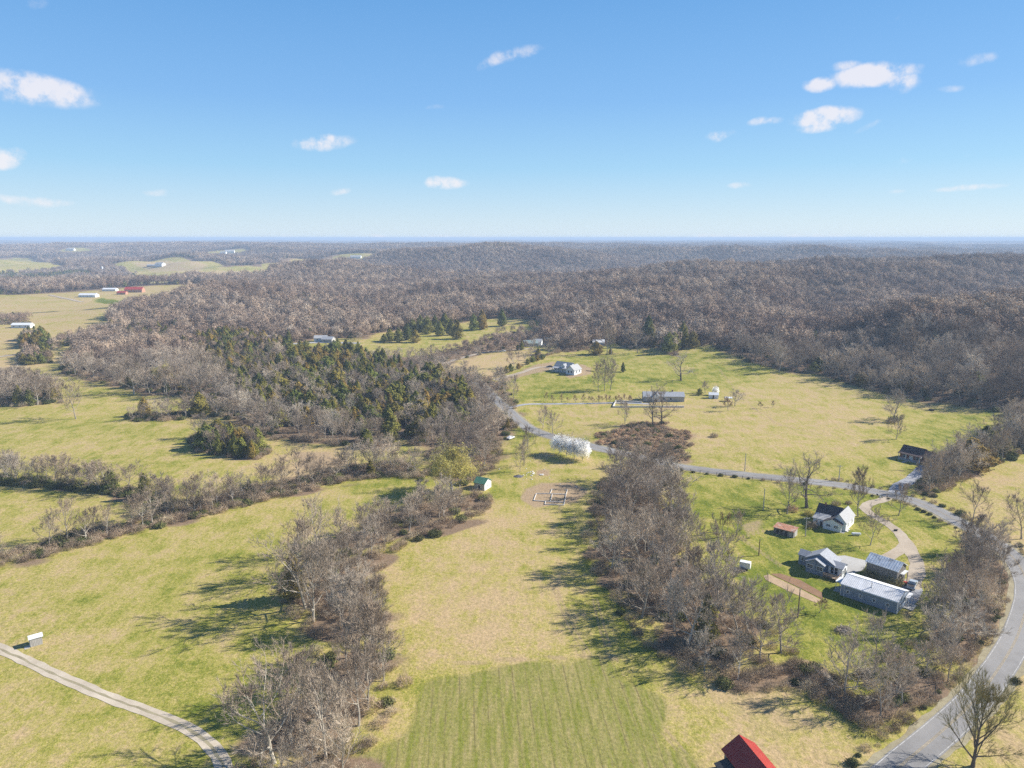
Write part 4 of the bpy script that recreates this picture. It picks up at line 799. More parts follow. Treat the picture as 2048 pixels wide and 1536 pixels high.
# brush under and beside the trees
BR = []
def brushzone(key, sp, pg=.12, smin=.6, smax=1.4, margin=-1.5):
    x, y = jitter_grid(W[key], sp, margin); k = off_road(x, y, 4.6); BR.extend((a, b, rng.uniform(smin, smax), 'g' if rng.random() < pg else 'b', key) for a, b in zip(x[k], y[k]))
for kk, sp_, pg in (('creek', 4.0, .10), ('mid', 3.9, .10), ('road_wood', 4.0, .14), ('right_line', 2.8, .3), ('row_left', 2.3, .7), ('row_diag', 2.6, .14), ('ditch', 2.4, .15), ('island', 2.6, .4), ('left_group', 3.4, .3), ('left_clump', 3, .6), ('left_ever', 3, .7), ('left_hedge', 4, .4), ('field_line', 3.5, .5), ('plain_row', 5, .3)): brushzone(kk, sp_, pg)
x, y = jitter_grid(W['mound'], 1.9, -2.5); kq = (inside(x, y, W['mound']) + 2.2 * wav(x * 5, y * 5, 90)) > -.5; x, y = x[kq], y[kq]; k = off_road(x, y, 4.6); BR += [(a, b, rng.uniform(.35, 1.15), 'g' if rng.random() < .07 else ('b' if rng.random() < .2 else 'r'), 'mound') for a, b in zip(x[k], y[k])]
# wood edge brush
x, y = spaced(240, 900, 4.0); d_ = inside(x, y, W['main']); fd = in_any(x, y, list(WF), WF); k = (d_ > -1) & (fd < 0) & (((d_ < 9) & (rng.random(x.shape) < .8)) | (rng.random(x.shape) < .22)); x, y = x[k], y[k]; k = off_road(x, y, 5)
BR += [(a, b, rng.uniform(.7, 1.5), 'g' if rng.random() < .2 else 'b', 'main') for a, b in zip(x[k], y[k])]
# bramble line along the road
for off, a0, a1, st in ((-5.6, .0, .42, 2.1), (5.2, .28, .45, 2.6), (-5.4, .42, .60, 5.0)):
    n = len(ROAD); i = int(a0 * n)
    while i < a1 * n - 2:
        d = (ROAD[i + 1] - ROAD[i]).normalized(); p = ROAD[i] + Vector((d.y, -d.x)) * (off + random.uniform(-.8, .8)); BR.append((p.x, p.y, random.uniform(.3, .75), random.choice('bbg'), 'roadside')); i += max(1, int(st / 2.5 + random.random()))
BR.sort(key=lambda t: -t[2] / math.hypot(t[0], t[1]))
BL = dict(creek='the creek wood', mid='the wooded strip', road_wood='the thicket by the road', ditch='the dry ditch', mound='the brushy mound', right_line='the line right of the brick house', row_diag='the diagonal hedgerow', roadside='the road verge', row_left='the left hedgerow', main='the big wood edge')
nb, rest = 0, {'b': [], 'g': [], 'r': []}
for (a, b, s, t_, key) in BR:
    u_, v_ = proj(a, b, 1.0)
    if nb < 200 and 0 < u_ < 2048 and v_ < 1530 and key in BL:
        nb += 1; o = link('shrub', random.choice({'b': SHRUB, 'g': GSHRUB, 'r': RSHRUB}[t_]), None, (a, b, float(T(a, b))), random.uniform(0, 6.28), label={'b': 'bare brown shrub', 'g': 'leafy green shrub', 'r': 'russet shrub'}[t_].replace(' ', (' tall ' if s > 1.15 else ' small ' if s < .85 else ' '), 1) + ' ' + where(key, a, b, 'on ' + BL[key]), category='shrub', group='shrubs of ' + BL[key]); o.scale = (s, s, s)
    else: rest[t_].append((a, b, s))
for t_, src, nm, lb in (('b', SHRUB, 'undergrowth', 'tangled brown undergrowth below the bare trees'), ('g', GSHRUB, 'green_undergrowth', 'dark green leafy undergrowth along hedgerows and woods'), ('r', RSHRUB, 'russet_undergrowth', 'russet dead brush covering the mound by the road')):
    q = np.array(rest[t_]); scatter(nm, [[m_] for m_ in src], P3(q), np.stack([q[:, 2]] * 3, -1), lb, 'undergrowth')
# ------------------------------------------------------------------ building materials
M['white_siding'] = simple('white_siding', (.74, .75, .76), .6, .04, 3, streak=(1, 1, 9)); M['grey_siding'] = simple('grey_siding', (.21, .26, .34), .6, .05, 3, streak=(1, 1, 9)); M['metal_grey'] = simple('grey_metal_siding', (.22, .27, .35), .45, .04, 1.2, streak=(6, 6, .4))
M['steel_roof'] = simple('light_metal_roof', (.74, .74, .74), .4, .06, .8, metal=0.0, dirt=(.64, .64, .64)); M['shingle'] = simple('grey_shingles', (.34, .35, .37), .9, .12, 3.0); M['dark_shingle'] = simple('dark_shingles', (.085, .075, .075), .9, .15, 4.0); M['pale_shingle'] = simple('pale_shingles', (.37, .37, .37), .9, .08, 3.0)
M['old_tin'] = simple('weathered_tin', (.74, .76, .77), .4, .10, .9, metal=0.0, dirt=(.40, .39, .38), streak=(1, 1, 1)); M['rust'] = simple('rusty_tin', (.42, .20, .12), .7, .15, 1.6, dirt=(.47, .33, .26)); M['barnwood'] = simple('weathered_boards', (.23, .215, .20), .9, .22, 2.2, streak=(5, 5, .35), dirt=(.13, .115, .10))
M['trim'] = simple('white_trim', (.78, .78, .77), .6, .03); M['glass'] = simple('window_glass', (.025, .03, .04), .12, .05); M['dark_door'] = simple('dark_door', (.05, .045, .045), .5, .05); M['brick_wall'] = simple('red_brick', (.26, .12, .085), .9, .18, 8.0); M['deckwood'] = simple('deck_boards', (.30, .22, .15), .8, .15, 4.0, streak=(1, 6, 1))
M['brown_shingle'] = simple('brown_shingles', (.085, .062, .06), .9, .12, 4.0); M['tan_shingle'] = simple('tan_shingles', (.27, .215, .175), .9, .10, 4.0); M['green_tin'] = simple('green_metal_roof', (.085, .22, .16), .5, .12, 1.0, dirt=(.18, .28, .22)); M['teal_tin'] = simple('faded_teal_roof', (.24, .30, .29), .6, .1, 1.0); M['grey_board'] = simple('grey_boards', (.40, .38, .35), .9, .12, 2.5, streak=(4, 4, .4))
M['red_tin'] = simple('red_metal_roof', (.37, .05, .038), .42, .06, .5); M['black_tin'] = simple('dark_tin', (.035, .037, .04), .55, .15, 1.0); M['white_metal'] = simple('white_metal', (.72, .73, .74), .45, .04, 1.5); M['block'] = simple('concrete_block', (.60, .57, .52), .9, .08, 3.0); M['pole_wood'] = simple('pole_wood', (.19, .135, .095), .9, .12, 3.0, streak=(3, 3, .3))
M['pale_pole'] = simple('pale_pole_wood', (.42, .40, .37), .9, .08, 3.0, streak=(3, 3, .3)); M['stone'] = simple('pale_stone', (.66, .63, .58), .9, .12, 1.5); M['slate_heap'] = simple('dark_gravel', (.13, .125, .14), .95, .2, 3.0); M['wire'] = simple('cable', (.12, .12, .12), .5, .03); M['tyre'] = simple('rubber', (.02, .02, .02), .8, .05); M['chrome'] = simple('wheel_metal', (.45, .45, .46), .3, .03, metal=.8)
M['car_white'] = simple('white_car_paint', (.72, .72, .72), .25, .02); M['car_black'] = simple('black_car_paint', (.02, .02, .025), .2, .02); M['car_grey'] = simple('silver_car_paint', (.38, .42, .46), .28, .02); M['car_blue'] = simple('blue_car_paint', (.04, .09, .20), .25, .02); M['car_red'] = simple('red_machine_paint', (.40, .03, .03), .35, .03)
M['lamp'] = simple('lamp_glass', (.7, .7, .68), .15, .02); M['foundation'] = simple('foundation', (.30, .29, .28), .9, .1); M['dead_wood'] = simple('dead_branches', (.36, .30, .24), .9, .2, 1.5)

# ------------------------------------------------------------------ building helpers (local frame: s along the front, t to the rear)
def frame_at(name, label, cat, x, y, yaw, group=None): return thing(name, label, cat, (x, y, float(T(x, y))), R(yaw), group)
def gable(root, s0, s1, t0, t1, z0, ze, zr, axis, wm, rm, over=.35, wname='wall', rname='roof', ends=None, thick=.14, ridge=None, seams=0):
    """walls with gables plus a two-slope roof; axis 's' or 't' is the way the ridge runs"""
    w = MB(); r_ = MB()
    if axis == 's':
        rt = ridge if ridge is not None else .5 * (t0 + t1); prof = [(t0, z0), (t1, z0), (t1, ze), (rt, zr), (t0, ze)]; P = lambda l, c, z: (l, c, z); l0, l1, c0, c1 = s0, s1, t0, t1
    else:
        rt = ridge if ridge is not None else .5 * (s0 + s1); prof = [(s0, z0), (s1, z0), (s1, ze), (rt, zr), (s0, ze)]; P = lambda l, c, z: (c, l, z); l0, l1, c0, c1 = t0, t1, s0, s1
    A = [P(l0, c, z) for c, z in prof]; B = [P(l1, c, z) for c, z in prof]; w.V += A + B
    w.F += [tuple(range(5)), tuple(range(9, 4, -1))] + [(i, 5 + i, 5 + (i + 1) % 5, (i + 1) % 5) for i in range(5)]
    wo_ = w.obj(wname, wm, root)
    for sgn, c_e in ((-1, c0), (1, c1)):
        run = abs(c_e - rt); sl = (zr - ze) / run; ce = c_e + sgn * over; zee = ze - sl * over
        lo, hi = l0 - over, l1 + over
        pts_b = [P(lo, ce, zee + .02), P(hi, ce, zee + .02), P(hi, rt, zr + .02), P(lo, rt, zr + .02)]
        pts_t = [(a, b, c + thick) for a, b, c in pts_b]; r_.hexa(pts_b + pts_t)
    ro = r_.obj(rname, rm, root)
    import bmesh
    for o in (wo_, ro):
        bm = bmesh.new(); bm.from_mesh(o.data); bmesh.ops.recalc_face_normals(bm, faces=bm.faces); bm.to_mesh(o.data); bm.free()
    if seams:
        sm_ = MB()
        for sgn, c_e in ((-1, c0), (1, c1)):
            run = abs(c_e - rt); sl = (zr - ze) / run; ce = c_e + sgn * over; zee = ze - sl * over + thick + .02; zt = zr + thick + .02
            l = l0 - over + .1
            while l < l1 + over - .05:
                b4 = [P(l, ce, zee - .01), P(l + .05, ce, zee - .01), P(l + .05, rt, zt - .01), P(l, rt, zt - .01)]; sm_.hexa(b4 + [(a, b, c + .055) for a, b, c in b4]); l += seams
        sm_.obj('roof_seams', rm, ro, kind='stuff')
    return wo_, ro
def block(root, s0, s1, t0, t1, z0, z1, mat, name='wall'): return MB().box(s0, s1, t0, t1, z0, z1).obj(name, mat, root)
def slab_roof(root, s0, s1, t0, t1, za, zb, mat, name='roof', th=.12):
    """single slope: height za at t0, zb at t1"""
    return MB().hexa([(s0, t0, za), (s1, t0, za), (s1, t1, zb), (s0, t1, zb), (s0, t0, za + th), (s1, t0, za + th), (s1, t1, zb + th), (s0, t1, zb + th)]).obj(name, mat, root)
def window(root, side, c, pos, z, w_=.9, h=1.1, frame='trim', pane='glass', name='window', bars=True):
    """side: 'f' faces -t, 'b' faces +t, 'l' faces -s, 'r' faces +s; pos is the wall plane"""
    f = MB(); g = MB(); t = .13
    def bx(mb, a0, a1, z0, z1, d0, d1):
        if side == 'f': mb.box(a0, a1, pos - d1, pos - d0, z0, z1)
        elif side == 'b': mb.box(a0, a1, pos + d0, pos + d1, z0, z1)
        elif side == 'l': mb.box(pos - d1, pos - d0, a0, a1, z0, z1)
        else: mb.box(pos + d0, pos + d1, a0, a1, z0, z1)
    a0, a1 = c - w_ / 2, c + w_ / 2; z0, z1 = z, z + h
    bx(f, a0 - t, a1 + t, z0 - t, z0, .005, .07); bx(f, a0 - t, a1 + t, z1, z1 + t, .005, .07); bx(f, a0 - t, a0, z0, z1, .005, .07); bx(f, a1, a1 + t, z0, z1, .005, .07)
    if bars: bx(f, a0, a1, z0 + h / 2 - .03, z0 + h / 2 + .03, .03, .06)
    o = f.obj(name, M[frame], root); bx(g, a0, a1, z0, z1, .004, .025); g.obj('pane', M[pane], o); return o
def door(root, side, c, pos, z, w_=.95, h=2.05, mat='dark_door'):
    o = window(root, side, c, pos, z, w_, h, 'trim', mat, 'door', False); k = MB()
    a = c + w_ * .35; zz = z + 1.0
    {'f': lambda: k.box(a, a + .06, pos - .09, pos - .03, zz, zz + .06), 'b': lambda: k.box(a, a + .06, pos + .03, pos + .09, zz, zz + .06), 'l': lambda: k.box(pos - .09, pos - .03, a, a + .06, zz, zz + .06), 'r': lambda: k.box(pos + .03, pos + .09, a, a + .06, zz, zz + .06)}[side]()
    k.obj('handle', M['chrome'], o); return o
def post(root, s, t, z0, z1, r_=.07, mat='trim', name='post'): return MB().box(s - r_, s + r_, t - r_, t + r_, z0, z1).obj(name, M[mat], root)

# long grey metal building
b = frame_at('long_building', 'long blue-grey metal building with light ridged roof and four small front windows', 'building', 89.1, 181.6, -45.0)
gable(b, 0, 14.2, 0, 8.4, -.3, 3.35, 4.7, 's', M['metal_grey'], M['steel_roof'], .22, seams=.46)
MB().box(-.25, 14.45, 4.08, 4.32, 4.80, 4.90).obj('ridge_cap', M['trim'], b)
for s in (1.85, 5.15, 8.5, 11.9): window(b, 'f', s, 0, 1.25, .62, .72)
for c in (2.2, 5.8): window(b, 'r', c, 14.2, 1.2, .62, .8)
for s, t in ((-.01, -.01), (14.21, -.01), (14.21, 8.41), (-.01, 8.41)): post(b, s, t, -.3, 3.3, .06, 'trim', 'corner_trim')
post(b, .9, -.03, -.2, 3.2, .045, 'trim', 'downspout'); MB().box(-.2, 14.4, -.34, -.22, 3.18, 3.3).obj('gutter', M['trim'], b)
MB().tube([(7.0, 2.1, 3.9), (7.0, 2.1, 5.2)], .11, 8).tube([(7.0, 2.1, 5.2), (7.0, 2.1, 5.32)], .17, 8).obj('flue_pipe', M['chrome'], b)
MB().box(6.75, 7.25, 1.9, 2.3, 4.05, 4.25).obj('flue_flashing', M['trim'], b)
slab_roof(b, -2.3, -.24, 2.0, 5.2, 2.5, 2.7, M['steel_roof'], 'entrance_canopy'); post(b, -2.1, 2.2, -.2, 2.5, .06); post(b, -2.1, 5.0, -.2, 2.6, .06)
block(b, -2.4, 0, 1.2, 4.4, -.2, .12, M['concrete'], 'step'); block(b, 14.3, 16.6, 4.6, 8.4, -.2, .14, M['concrete'], 'porch_slab'); slab_roof(b, 14.45, 15.4, 5.2, 8.4, 2.75, 2.9, M['steel_roof'], 'porch_roof'); post(b, 15.3, 5.3, .1, 2.75, .06); post(b, 15.3, 8.2, .1, 2.85, .06)
door(b, 'r', 7.2, 14.2, .15, .95, 2.05, 'white_metal')

# grey house with the patio
b = frame_at('grey_house', 'blue-grey cottage with four joined gabled roofs and a concrete patio behind', 'house', 85.3, 195.8, -43.0)
gable(b, 0, 5.0, 0, 4.2, -.3, 3.25, 4.55, 't', M['grey_siding'], M['shingle'], .28)
gable(b, -.9, 7.1, 2.2, 7.4, -.3, 3.35, 5.55, 't', M['grey_siding'], M['shingle'], .3, 'core_wall', 'core_roof', ridge=2.9)
gable(b, -3.6, -.9, 3.6, 7.2, -.3, 3.0, 4.0, 's', M['grey_siding'], M['shingle'], .25, 'left_wing_wall', 'left_wing_roof')
gable(b, 5.6, 9.4, 2.0, 6.2, -.3, 3.0, 3.9, 's', M['white_siding'], M['shingle'], .28, 'right_wing_wall', 'right_wing_roof')
for c in (1.15, 3.85):
    window(b, 'f', c - .42, 0, 1.55, .72, 1.05); window(b, 'f', c + .42, 0, 1.55, .72, 1.05)
for c in (1.1, 3.8): MB().box(c - .25, c + .25, -.03, -.004, .35, .55).obj('vent', M['dark_door'], b)
MB().box(2.25, 2.75, -.34, -.002, -.3, 4.35).obj('chimney', M['grey_siding'], b)
window(b, 'f', -2.4, 3.6, 1.4, .7, 1.0); window(b, 'f', 6.7, 2.0, .9, .85, 1.9); window(b, 'f', 7.8, 2.0, .9, .85, 1.9); door(b, 'r', 4.4, 9.4, .5)
window(b, 'r', 2.9, 9.4, 1.3, .7, 1.0)
dk = block(b, 5.1, 9.4, -.9, 1.95, .62, .8, M['deckwood'], 'deck')
for s, t in ((5.3, -.8), (7.3, -.8), (9.2, -.8), (9.2, .6)): post(dk, s, t, -.2, 1.7, .05, 'deckwood', 'post')
MB().box(5.2, 9.4, -.86, -.78, 1.6, 1.68).box(9.25, 9.33, -.8, 1.9, 1.6, 1.68).box(5.2, 9.4, -.86, -.78, 1.2, 1.26).obj('rail', M['deckwood'], dk)
for k in range(4): block(b, 9.42 + k * .3, 9.7 + k * .3, -.2, 1.2, -.1, .66 - k * .17, M['deckwood'], 'step')

# weathered barn
b = frame_at('old_barn', 'tall weathered board barn with patched light tin roof beside the gravel drive', 'barn', 101.6, 193.4, -50.0)
gable(b, 0, 8.4, 0, 5.6, -.3, 4.5, 6.1, 's', M['barnwood'], M['old_tin'], .4, seams=.7)
for q in range(14):   # boards of the gable end, proud of the wall
    t0 = .02 + q * .4; z1 = 4.5 + 1.6 * (1 - abs(t0 + .18 - 2.8) / 2.8) - .15
    MB().box(8.402, 8.44 + .012 * (q % 3), t0, t0 + .36, 1.5 if 5 <= q <= 11 else -.2, z1).obj('plank', M['barnwood'], b)
MB().box(8.401, 8.43, 2.1, 4.75, -.2, 1.45).obj('dark_opening_panel', M['dark_door'], b)  # solid dark panel, its colour standing for shade inside the doorway
for q in range(20): MB().box(.02 + q * .42, .39 + q * .42, -.035 - .012 * (q % 2), -.002, -.2, 4.2).obj('plank', M['barnwood'], b)
post(b, 9.3, 2.0, -.2, 3.0, .08, 'barnwood'); post(b, 9.3, 4.9, -.2, 3.0, .08, 'barnwood'); slab_roof(b, 8.45, 9.4, 1.8, 5.1, 3.0, 3.15, M['old_tin'], 'lean_to_roof')

# white farmhouse
b = frame_at('farmhouse', 'white clapboard farmhouse with dark front roof and pale gabled wing', 'house', 101.8, 230.3, -40.0)
gable(b, 5.3, 9.9, .6, 10.2, -.3, 3.0, 5.5, 't', M['white_siding'], M['pale_shingle'], .3, 'wing_wall', 'wing_roof')
gable(b, -.6, 6.8, 3.6, 9.8, -.3, 3.0, 5.7, 's', M['white_siding'], M['dark_shingle'], .3)
slab_roof(b, -.8, 4.3, .2, 3.7, 2.35, 3.25, M['pale_shingle'], 'lean_to_roof'); block(b, -.5, 4.1, .5, 3.6, -.3, 2.38, M['white_siding'], 'lean_to_wall')
gable(b, 3.2, 8.9, -1.0, 1.6, -.3, 2.5, 3.9, 't', M['white_siding'], M['dark_shingle'], .25, 'front_wall', 'front_roof')
for c in (4.5, 5.2): window(b, 'f', c, -1.0, 1.1, .55, .75)
for c in (6.9, 7.6): window(b, 'f', c, -1.0, 1.1, .55, .75)
door(b, 'f', 2.2, .5, .0, .8, 1.7); window(b, 'f', 3.1, .5, 1.0, .6, .8); window(b, 'f', .6, .5, 1.0, .6, .8)
for c in (3.2, 7.6): window(b, 'r', c, 9.9, 1.0, .8, 1.2)
MB().box(-.58, 9.88, -.99, .4, -.35, -.05).obj('foundation', M['foundation'], b)
MB().box(1.2, 1.7, 6.2, 6.7, 5.0, 6.5).obj('chimney', M['brick_wall'], b)
rk = MB(); _q = random.Random(9)
b2 = thing('stone_steps', 'pile of pale stone slabs at the front corner of the white farmhouse', 'steps', (110.4, 224.9, float(T(110.4, 224.9))))
for k in range(9): s_x, s_y = _q.uniform(-1.2, 1.2), _q.uniform(-1, 1); MB().box(s_x, s_x + _q.uniform(.6, 1.1), s_y, s_y + _q.uniform(.4, .7), 0, _q.uniform(.15, .5)).obj('stone', M['stone'], b2)

# rusty shed
b = frame_at('rusty_shed', 'low dark shed with rusty tin roof left of the white farmhouse', 'shed', 85.8, 223.6, -41.0)
block(b, 0, 6.5, 0, 3.4, -.3, 1.95, M['barnwood']); slab_roof(b, -.25, 6.75, -.3, 3.7, 2.0, 2.5, M['rust'], 'roof', .08)
MB().box(6.502, 6.53, .1, 3.3, -.1, 1.9).obj('end_panel', M['grey_board'], b)
for s in (.9, 2.2, 3.6, 5.0): MB().box(s, s + .9, -.03, -.002, 0, 1.6).obj('door', M['grey_board' if s > 4 else 'dark_door'], b)
for q in range(16): MB().box(-.22 + q * .435, -.17 + q * .435, -.3, -.26, 1.96, 2.10).obj('rafter', M['barnwood'], b)

# white tank trailer and pile
p = ground_at(1490, 1138)
b = thing('white_trailer', 'small white box trailer parked at the edge of the wooded strip', 'trailer', p, R(-28))
MB().box(-1.5, 1.5, -.85, .85, .55, 2.35).obj('body', M['white_metal'], b); MB().box(-2.3, -1.5, -.06, .06, .5, .6).obj('hitch', M['chrome'], b)
for k in range(6): MB().box(-1.45 + k * .5, -1.38 + k * .5, -.89, -.852, .6, 2.3).obj('rib', M['white_metal'], b)
for sx in (-.5, .5):
    for sy in (-.8, .8): MB().tube([(sx, sy - .1, .3), (sx, sy + .1, .3)], .3, 10).obj('wheel', M['tyre'], b)
# brick house
b = frame_at('brick_house', 'brick ranch house with dark brown roof, white porch posts and tan rear wing', 'house', 169.3, 305.4, -54.0)
gable(b, 0, 9.2, 1.6, 8.8, -.3, 3.1, 5.6, 's', M['brick_wall'], M['brown_shingle'], .3, ridge=4.6)
slab_roof(b, -.3, 9.5, -.3, 1.75, 2.75, 3.28, M['brown_shingle'], 'porch_roof'); block(b, 0, 9.2, 0, 1.6, -.3, .35, M['concrete'], 'porch_floor')
for s in (.15, 3.1, 6.1, 9.05): post(b, s, .15, .35, 2.8, .09)
MB().box(.1, 9.1, .1, .2, .95, 1.03).box(.1, 9.1, .1, .2, .5, .56).obj('porch_rail', M['trim'], b); door(b, 'f', 4.6, 1.6, .35, 1.0, 2.1, 'white_metal'); window(b, 'f', 2.0, 1.6, 1.0, 1.3, 1.4); window(b, 'f', 7.4, 1.6, 1.0, 1.3, 1.4)
MB().box(9.48, 9.62, -.3, 8.9, 2.6, 2.75).obj('gutter', M['trim'], b)
gable(b, 9.7, 12.4, 1.2, 9.4, -.3, 2.9, 4.9, 's', M['brick_wall'], M['brown_shingle'], .25, 'link_wall', 'link_roof'); gable(b, 12.4, 19.0, -1.0, 14.5, -.3, 3.0, 5.6, 't', M['brick_wall'], M['tan_shingle'], .35, 'garage_wall', 'garage_roof')
door(b, 'f', 14.3, -1.0, 0, 1.0, 2.1, 'white_metal'); window(b, 'f', 16.6, -1.0, .2, 2.4, 2.1, pane='white_metal', name='garage_door'); MB().box(3.4, 4.4, -4.2, -.4, -.1, .06).obj('front_path', M['concrete'], b)

# green roofed shed beside the willow
b = frame_at('green_roofed_shed', 'small shed with green metal roof beside the willow, shade and sun in wall colours', 'shed', -14.6, 266.2, -28.0)
gable(b, 0, 4.6, 0, 5.2, -.3, 2.7, 4.2, 's', M['grey_board'], M['green_tin'], .3, seams=.5); MB().box(4.602, 4.63, .02, 5.18, -.2, 2.7).obj('sunlit_end', M['white_siding'], b)  # grey walls carry painted shade, the white right end painted sunlight
MB().hexa([(4.602, .02, 2.7), (4.63, .02, 2.7), (4.63, 5.18, 2.7), (4.602, 5.18, 2.7), (4.602, 2.5, 4.05), (4.63, 2.5, 4.05), (4.63, 2.7, 4.05), (4.602, 2.7, 4.05)]).obj('sunlit_gable_end', M['white_siding'], b); window(b, 'r', 2.6, 4.63, 1.1, .6, .8); door(b, 'f', 2.2, 0, -.1)

# red roofed barn cut by the bottom edge
b = frame_at('red_roofed_barn', 'barn with bright red metal roof cut off by the bottom edge', 'barn', 41.6, 117.2, -76.0)
gable(b, .2, 13, -3.0, 3.0, -.3, 3.9, 6.0, 's', M['barnwood'], M['red_tin'], .45, seams=.6); slab_roof(b, 1.6, 12, -5.9, -3.15, 2.6, 3.3, M['black_tin'], 'lean_to_roof'); block(b, 1.9, 12, -5.6, -3.02, -.3, 2.6, M['barnwood'], 'lean_to_wall')
slab_roof(b, 4.2, 13, -9.4, -6.0, 1.9, 2.4, M['black_tin'], 'low_roof'); block(b, 4.5, 13, -9.1, -6.1, -.3, 1.9, M['barnwood'], 'low_wall')

# white shed by the gravel track
g0 = ground_at(61, 1295); b = thing('white_shed', 'tiny white metal shed beside the pale gravel track', 'shed', g0, R(38))
block(b, 0, 2.5, 0, 1.55, -.2, 1.95, M['white_metal']); b.children[0].data.materials[0] = M['grey_board']
block(b, -.0, -.0 + .02, 0, 1.5, 0, .01, M['concrete'], 'sill')
slab_roof(b, -.22, 2.75, -.22, 1.8, 2.0, 2.12, M['white_metal']); door(b, 'l', .8, 0, 0, .8, 1.75, 'white_metal')
for q in range(8): MB().box(.06 + q * .31, .33 + q * .31, -.03 - .008 * (q % 2), -.002, 0, 1.9).obj('plank', M['grey_board'], b)
MB().box(-1.2, -.1, -.2, 1.2, -.1, .05).obj('step', M['concrete'], b)

# new white house on the rise
p = ground_at(1122, 744); b = thing('new_white_house', 'new white house with grey roof, dormer and bright gable end on the green rise', 'house', (p.x, p.y, p.z), R(-36)); 
gable(b, -6, 7, 0, 9, -1.0, 3.2, 6.6, 's', M['white_siding'], M['pale_shingle'], .4); gable(b, 6.2, 13, -3.5, 6, -1.0, 3.0, 6.0, 't', M['white_siding'], M['pale_shingle'], .4, 'wing_wall', 'wing_roof'); gable(b, .5, 3.5, -.6, 4.2, 3.0, 4.7, 5.9, 't', M['white_siding'], M['shingle'], .25, 'dormer_wall', 'dormer_roof')
slab_roof(b, -6.3, 6.2, -2.4, .1, 2.8, 3.4, M['shingle'], 'porch_roof'); block(b, -6, 6.2, -2.2, 0, -1, .3, M['concrete'], 'porch_floor')
for s in (-5.8, -3, 0, 3, 5.9): post(b, s, -2.1, .3, 2.85, .13)
for c in (-4.4, -1.5, 4.6): window(b, 'f', c, 0, .9, 1.4, 1.5)
door(b, 'f', 1.4, 0, .3, 1.1, 2.1); window(b, 'f', 2, -.6, 3.6, .9, .8); window(b, 'f', 8.4, -3.5, .9, 1.1, 1.5); window(b, 'f', 10.7, -3.5, .9, 1.1, 1.5); window(b, 'r', -.5, 13, .9, 1.2, 1.4); window(b, 'r', 3.5, 13, .9, 1.2, 1.4)
p = ground_at(1172, 742); b = thing('earth_rail', 'short brown retaining timber behind the new white house', 'timber', p, R(-20)); MB().box(0, 6, 0, .4, 0, .5).obj('beam', M['deckwood'], b)

# grey roofed house behind the mound with its white walled yard
p = ground_at(1287, 803); b = thing('grey_roofed_house', 'long low house with dark grey roof half hidden behind the mound trees', 'house', p, R(-4))
gable(b, 0, 9, 0, 8, -.5, 2.9, 5.2, 's', M['grey_board'], M['shingle'], .3); gable(b, 9, 24, 1, 9, -.5, 3.0, 5.0, 's', M['grey_board'], M['shingle'], .3, 'wing_wall', 'wing_roof'); gable(b, 5, 9.5, -1, 4, -.5, 3, 5.1, 't', M['white_siding'], M['shingle'], .3, 'front_wall', 'front_roof')
MB().box(17, 17.8, 5, 5.8, 4, 6.2).obj('chimney', M['brick_wall'], b); window(b, 'f', 12, 1, .9, 1.2, 1.3); window(b, 'f', 16, 1, .9, 1.2, 1.3); door(b, 'f', 7.2, -1, 0); window(b, 'r', 5, 24, .9, 1.2, 1.3)
w1, w2, w3, w4 = [ground_at(*q) for q in ((1226, 815), (1232, 803), (1284, 806), (1368, 815))]
b = thing('yard_wall', 'low pale wall enclosing the yard left of the grey roofed house', 'wall', w1)
for (a, c) in ((w1, w2), (w2, w3), (w1, w4)):
    d = (c - a); n = Vector((-d.y, d.x, 0)).normalized() * .25; q = [a - n, c - n, c + n, a + n]
    MB().hexa([(v.x - w1.x, v.y - w1.y, v.z - w1.z - .2) for v in q] + [(v.x - w1.x, v.y - w1.y, v.z - w1.z + .9) for v in q]).obj('wall_run', M['block'], b)

# garden sheds right of it
p = ground_at(1418, 797); b = thing('garden_shed', 'white garden shed in front of the tiny blossom tree', 'shed', p, R(-10)); gable(b, 0, 5.5, 0, 3.5, -.3, 2.3, 3.4, 's', M['white_siding'], M['white_metal'], .25); door(b, 'f', 2.5, 0, 0)
p = ground_at(1449, 803); b = thing('white_canopy', 'small white roofed shelter right of the garden shed', 'shelter', p, R(-12)); slab_roof(b, 0, 4.5, 0, 3, 2.0, 2.3, M['white_metal'], 'roof')
for s, t in ((.1, .1), (4.4, .1), (4.4, 2.9), (.1, 2.9)): post(b, s, t, -.1, 2.1, .06)

# foundation of a house to be
FP = {k: ground_at(920 + a / 7.314, 840 + c / 7.314) for k, (a, c) in dict(A=(1078, 1182), B=(1117, 1080), C=(1318, 1083), D=(1345, 1018), E=(1572, 1026), F=(1552, 1092), G=(1530, 1208), H=(1252, 1196), I=(1240, 1238), J=(1518, 1250), K=(1350, 1090), L=(1322, 1196), D2=(1375, 1019), E2=(1530, 1025)).items()}
o_ = FP['A']; b = thing('foundation_walls', 'low block foundation walls of an unbuilt house on bare dirt', 'foundation', o_)
for a, c in ('AB', 'BC', 'CD', ('D', 'D2'), ('E2', 'E'), 'EF', 'FG', 'GJ', 'JI', 'IH', 'AH', 'HG', 'CF', 'KL'):
    A1, B1 = FP[a] - o_, FP[c] - o_; L_ = (B1 - A1).length; d = (B1 - A1) / L_; n = Vector((-d.y, d.x, 0)); nb_ = max(1, round(L_ / 1.6))
    for q in range(nb_):
        a0, a1 = A1 + d * (L_ * q / nb_ + .015), A1 + d * (L_ * (q + 1) / nb_ - .015); hh = .30 + .02 * ((q * 7) % 3)
        k = [a0 - n * .10, a1 - n * .10, a1 + n * .10, a0 + n * .10]; MB().hexa([tuple(v - Vector((0, 0, .1))) for v in k] + [(v.x, v.y, v.z + hh) for v in k]).obj('block', M['block'], b)

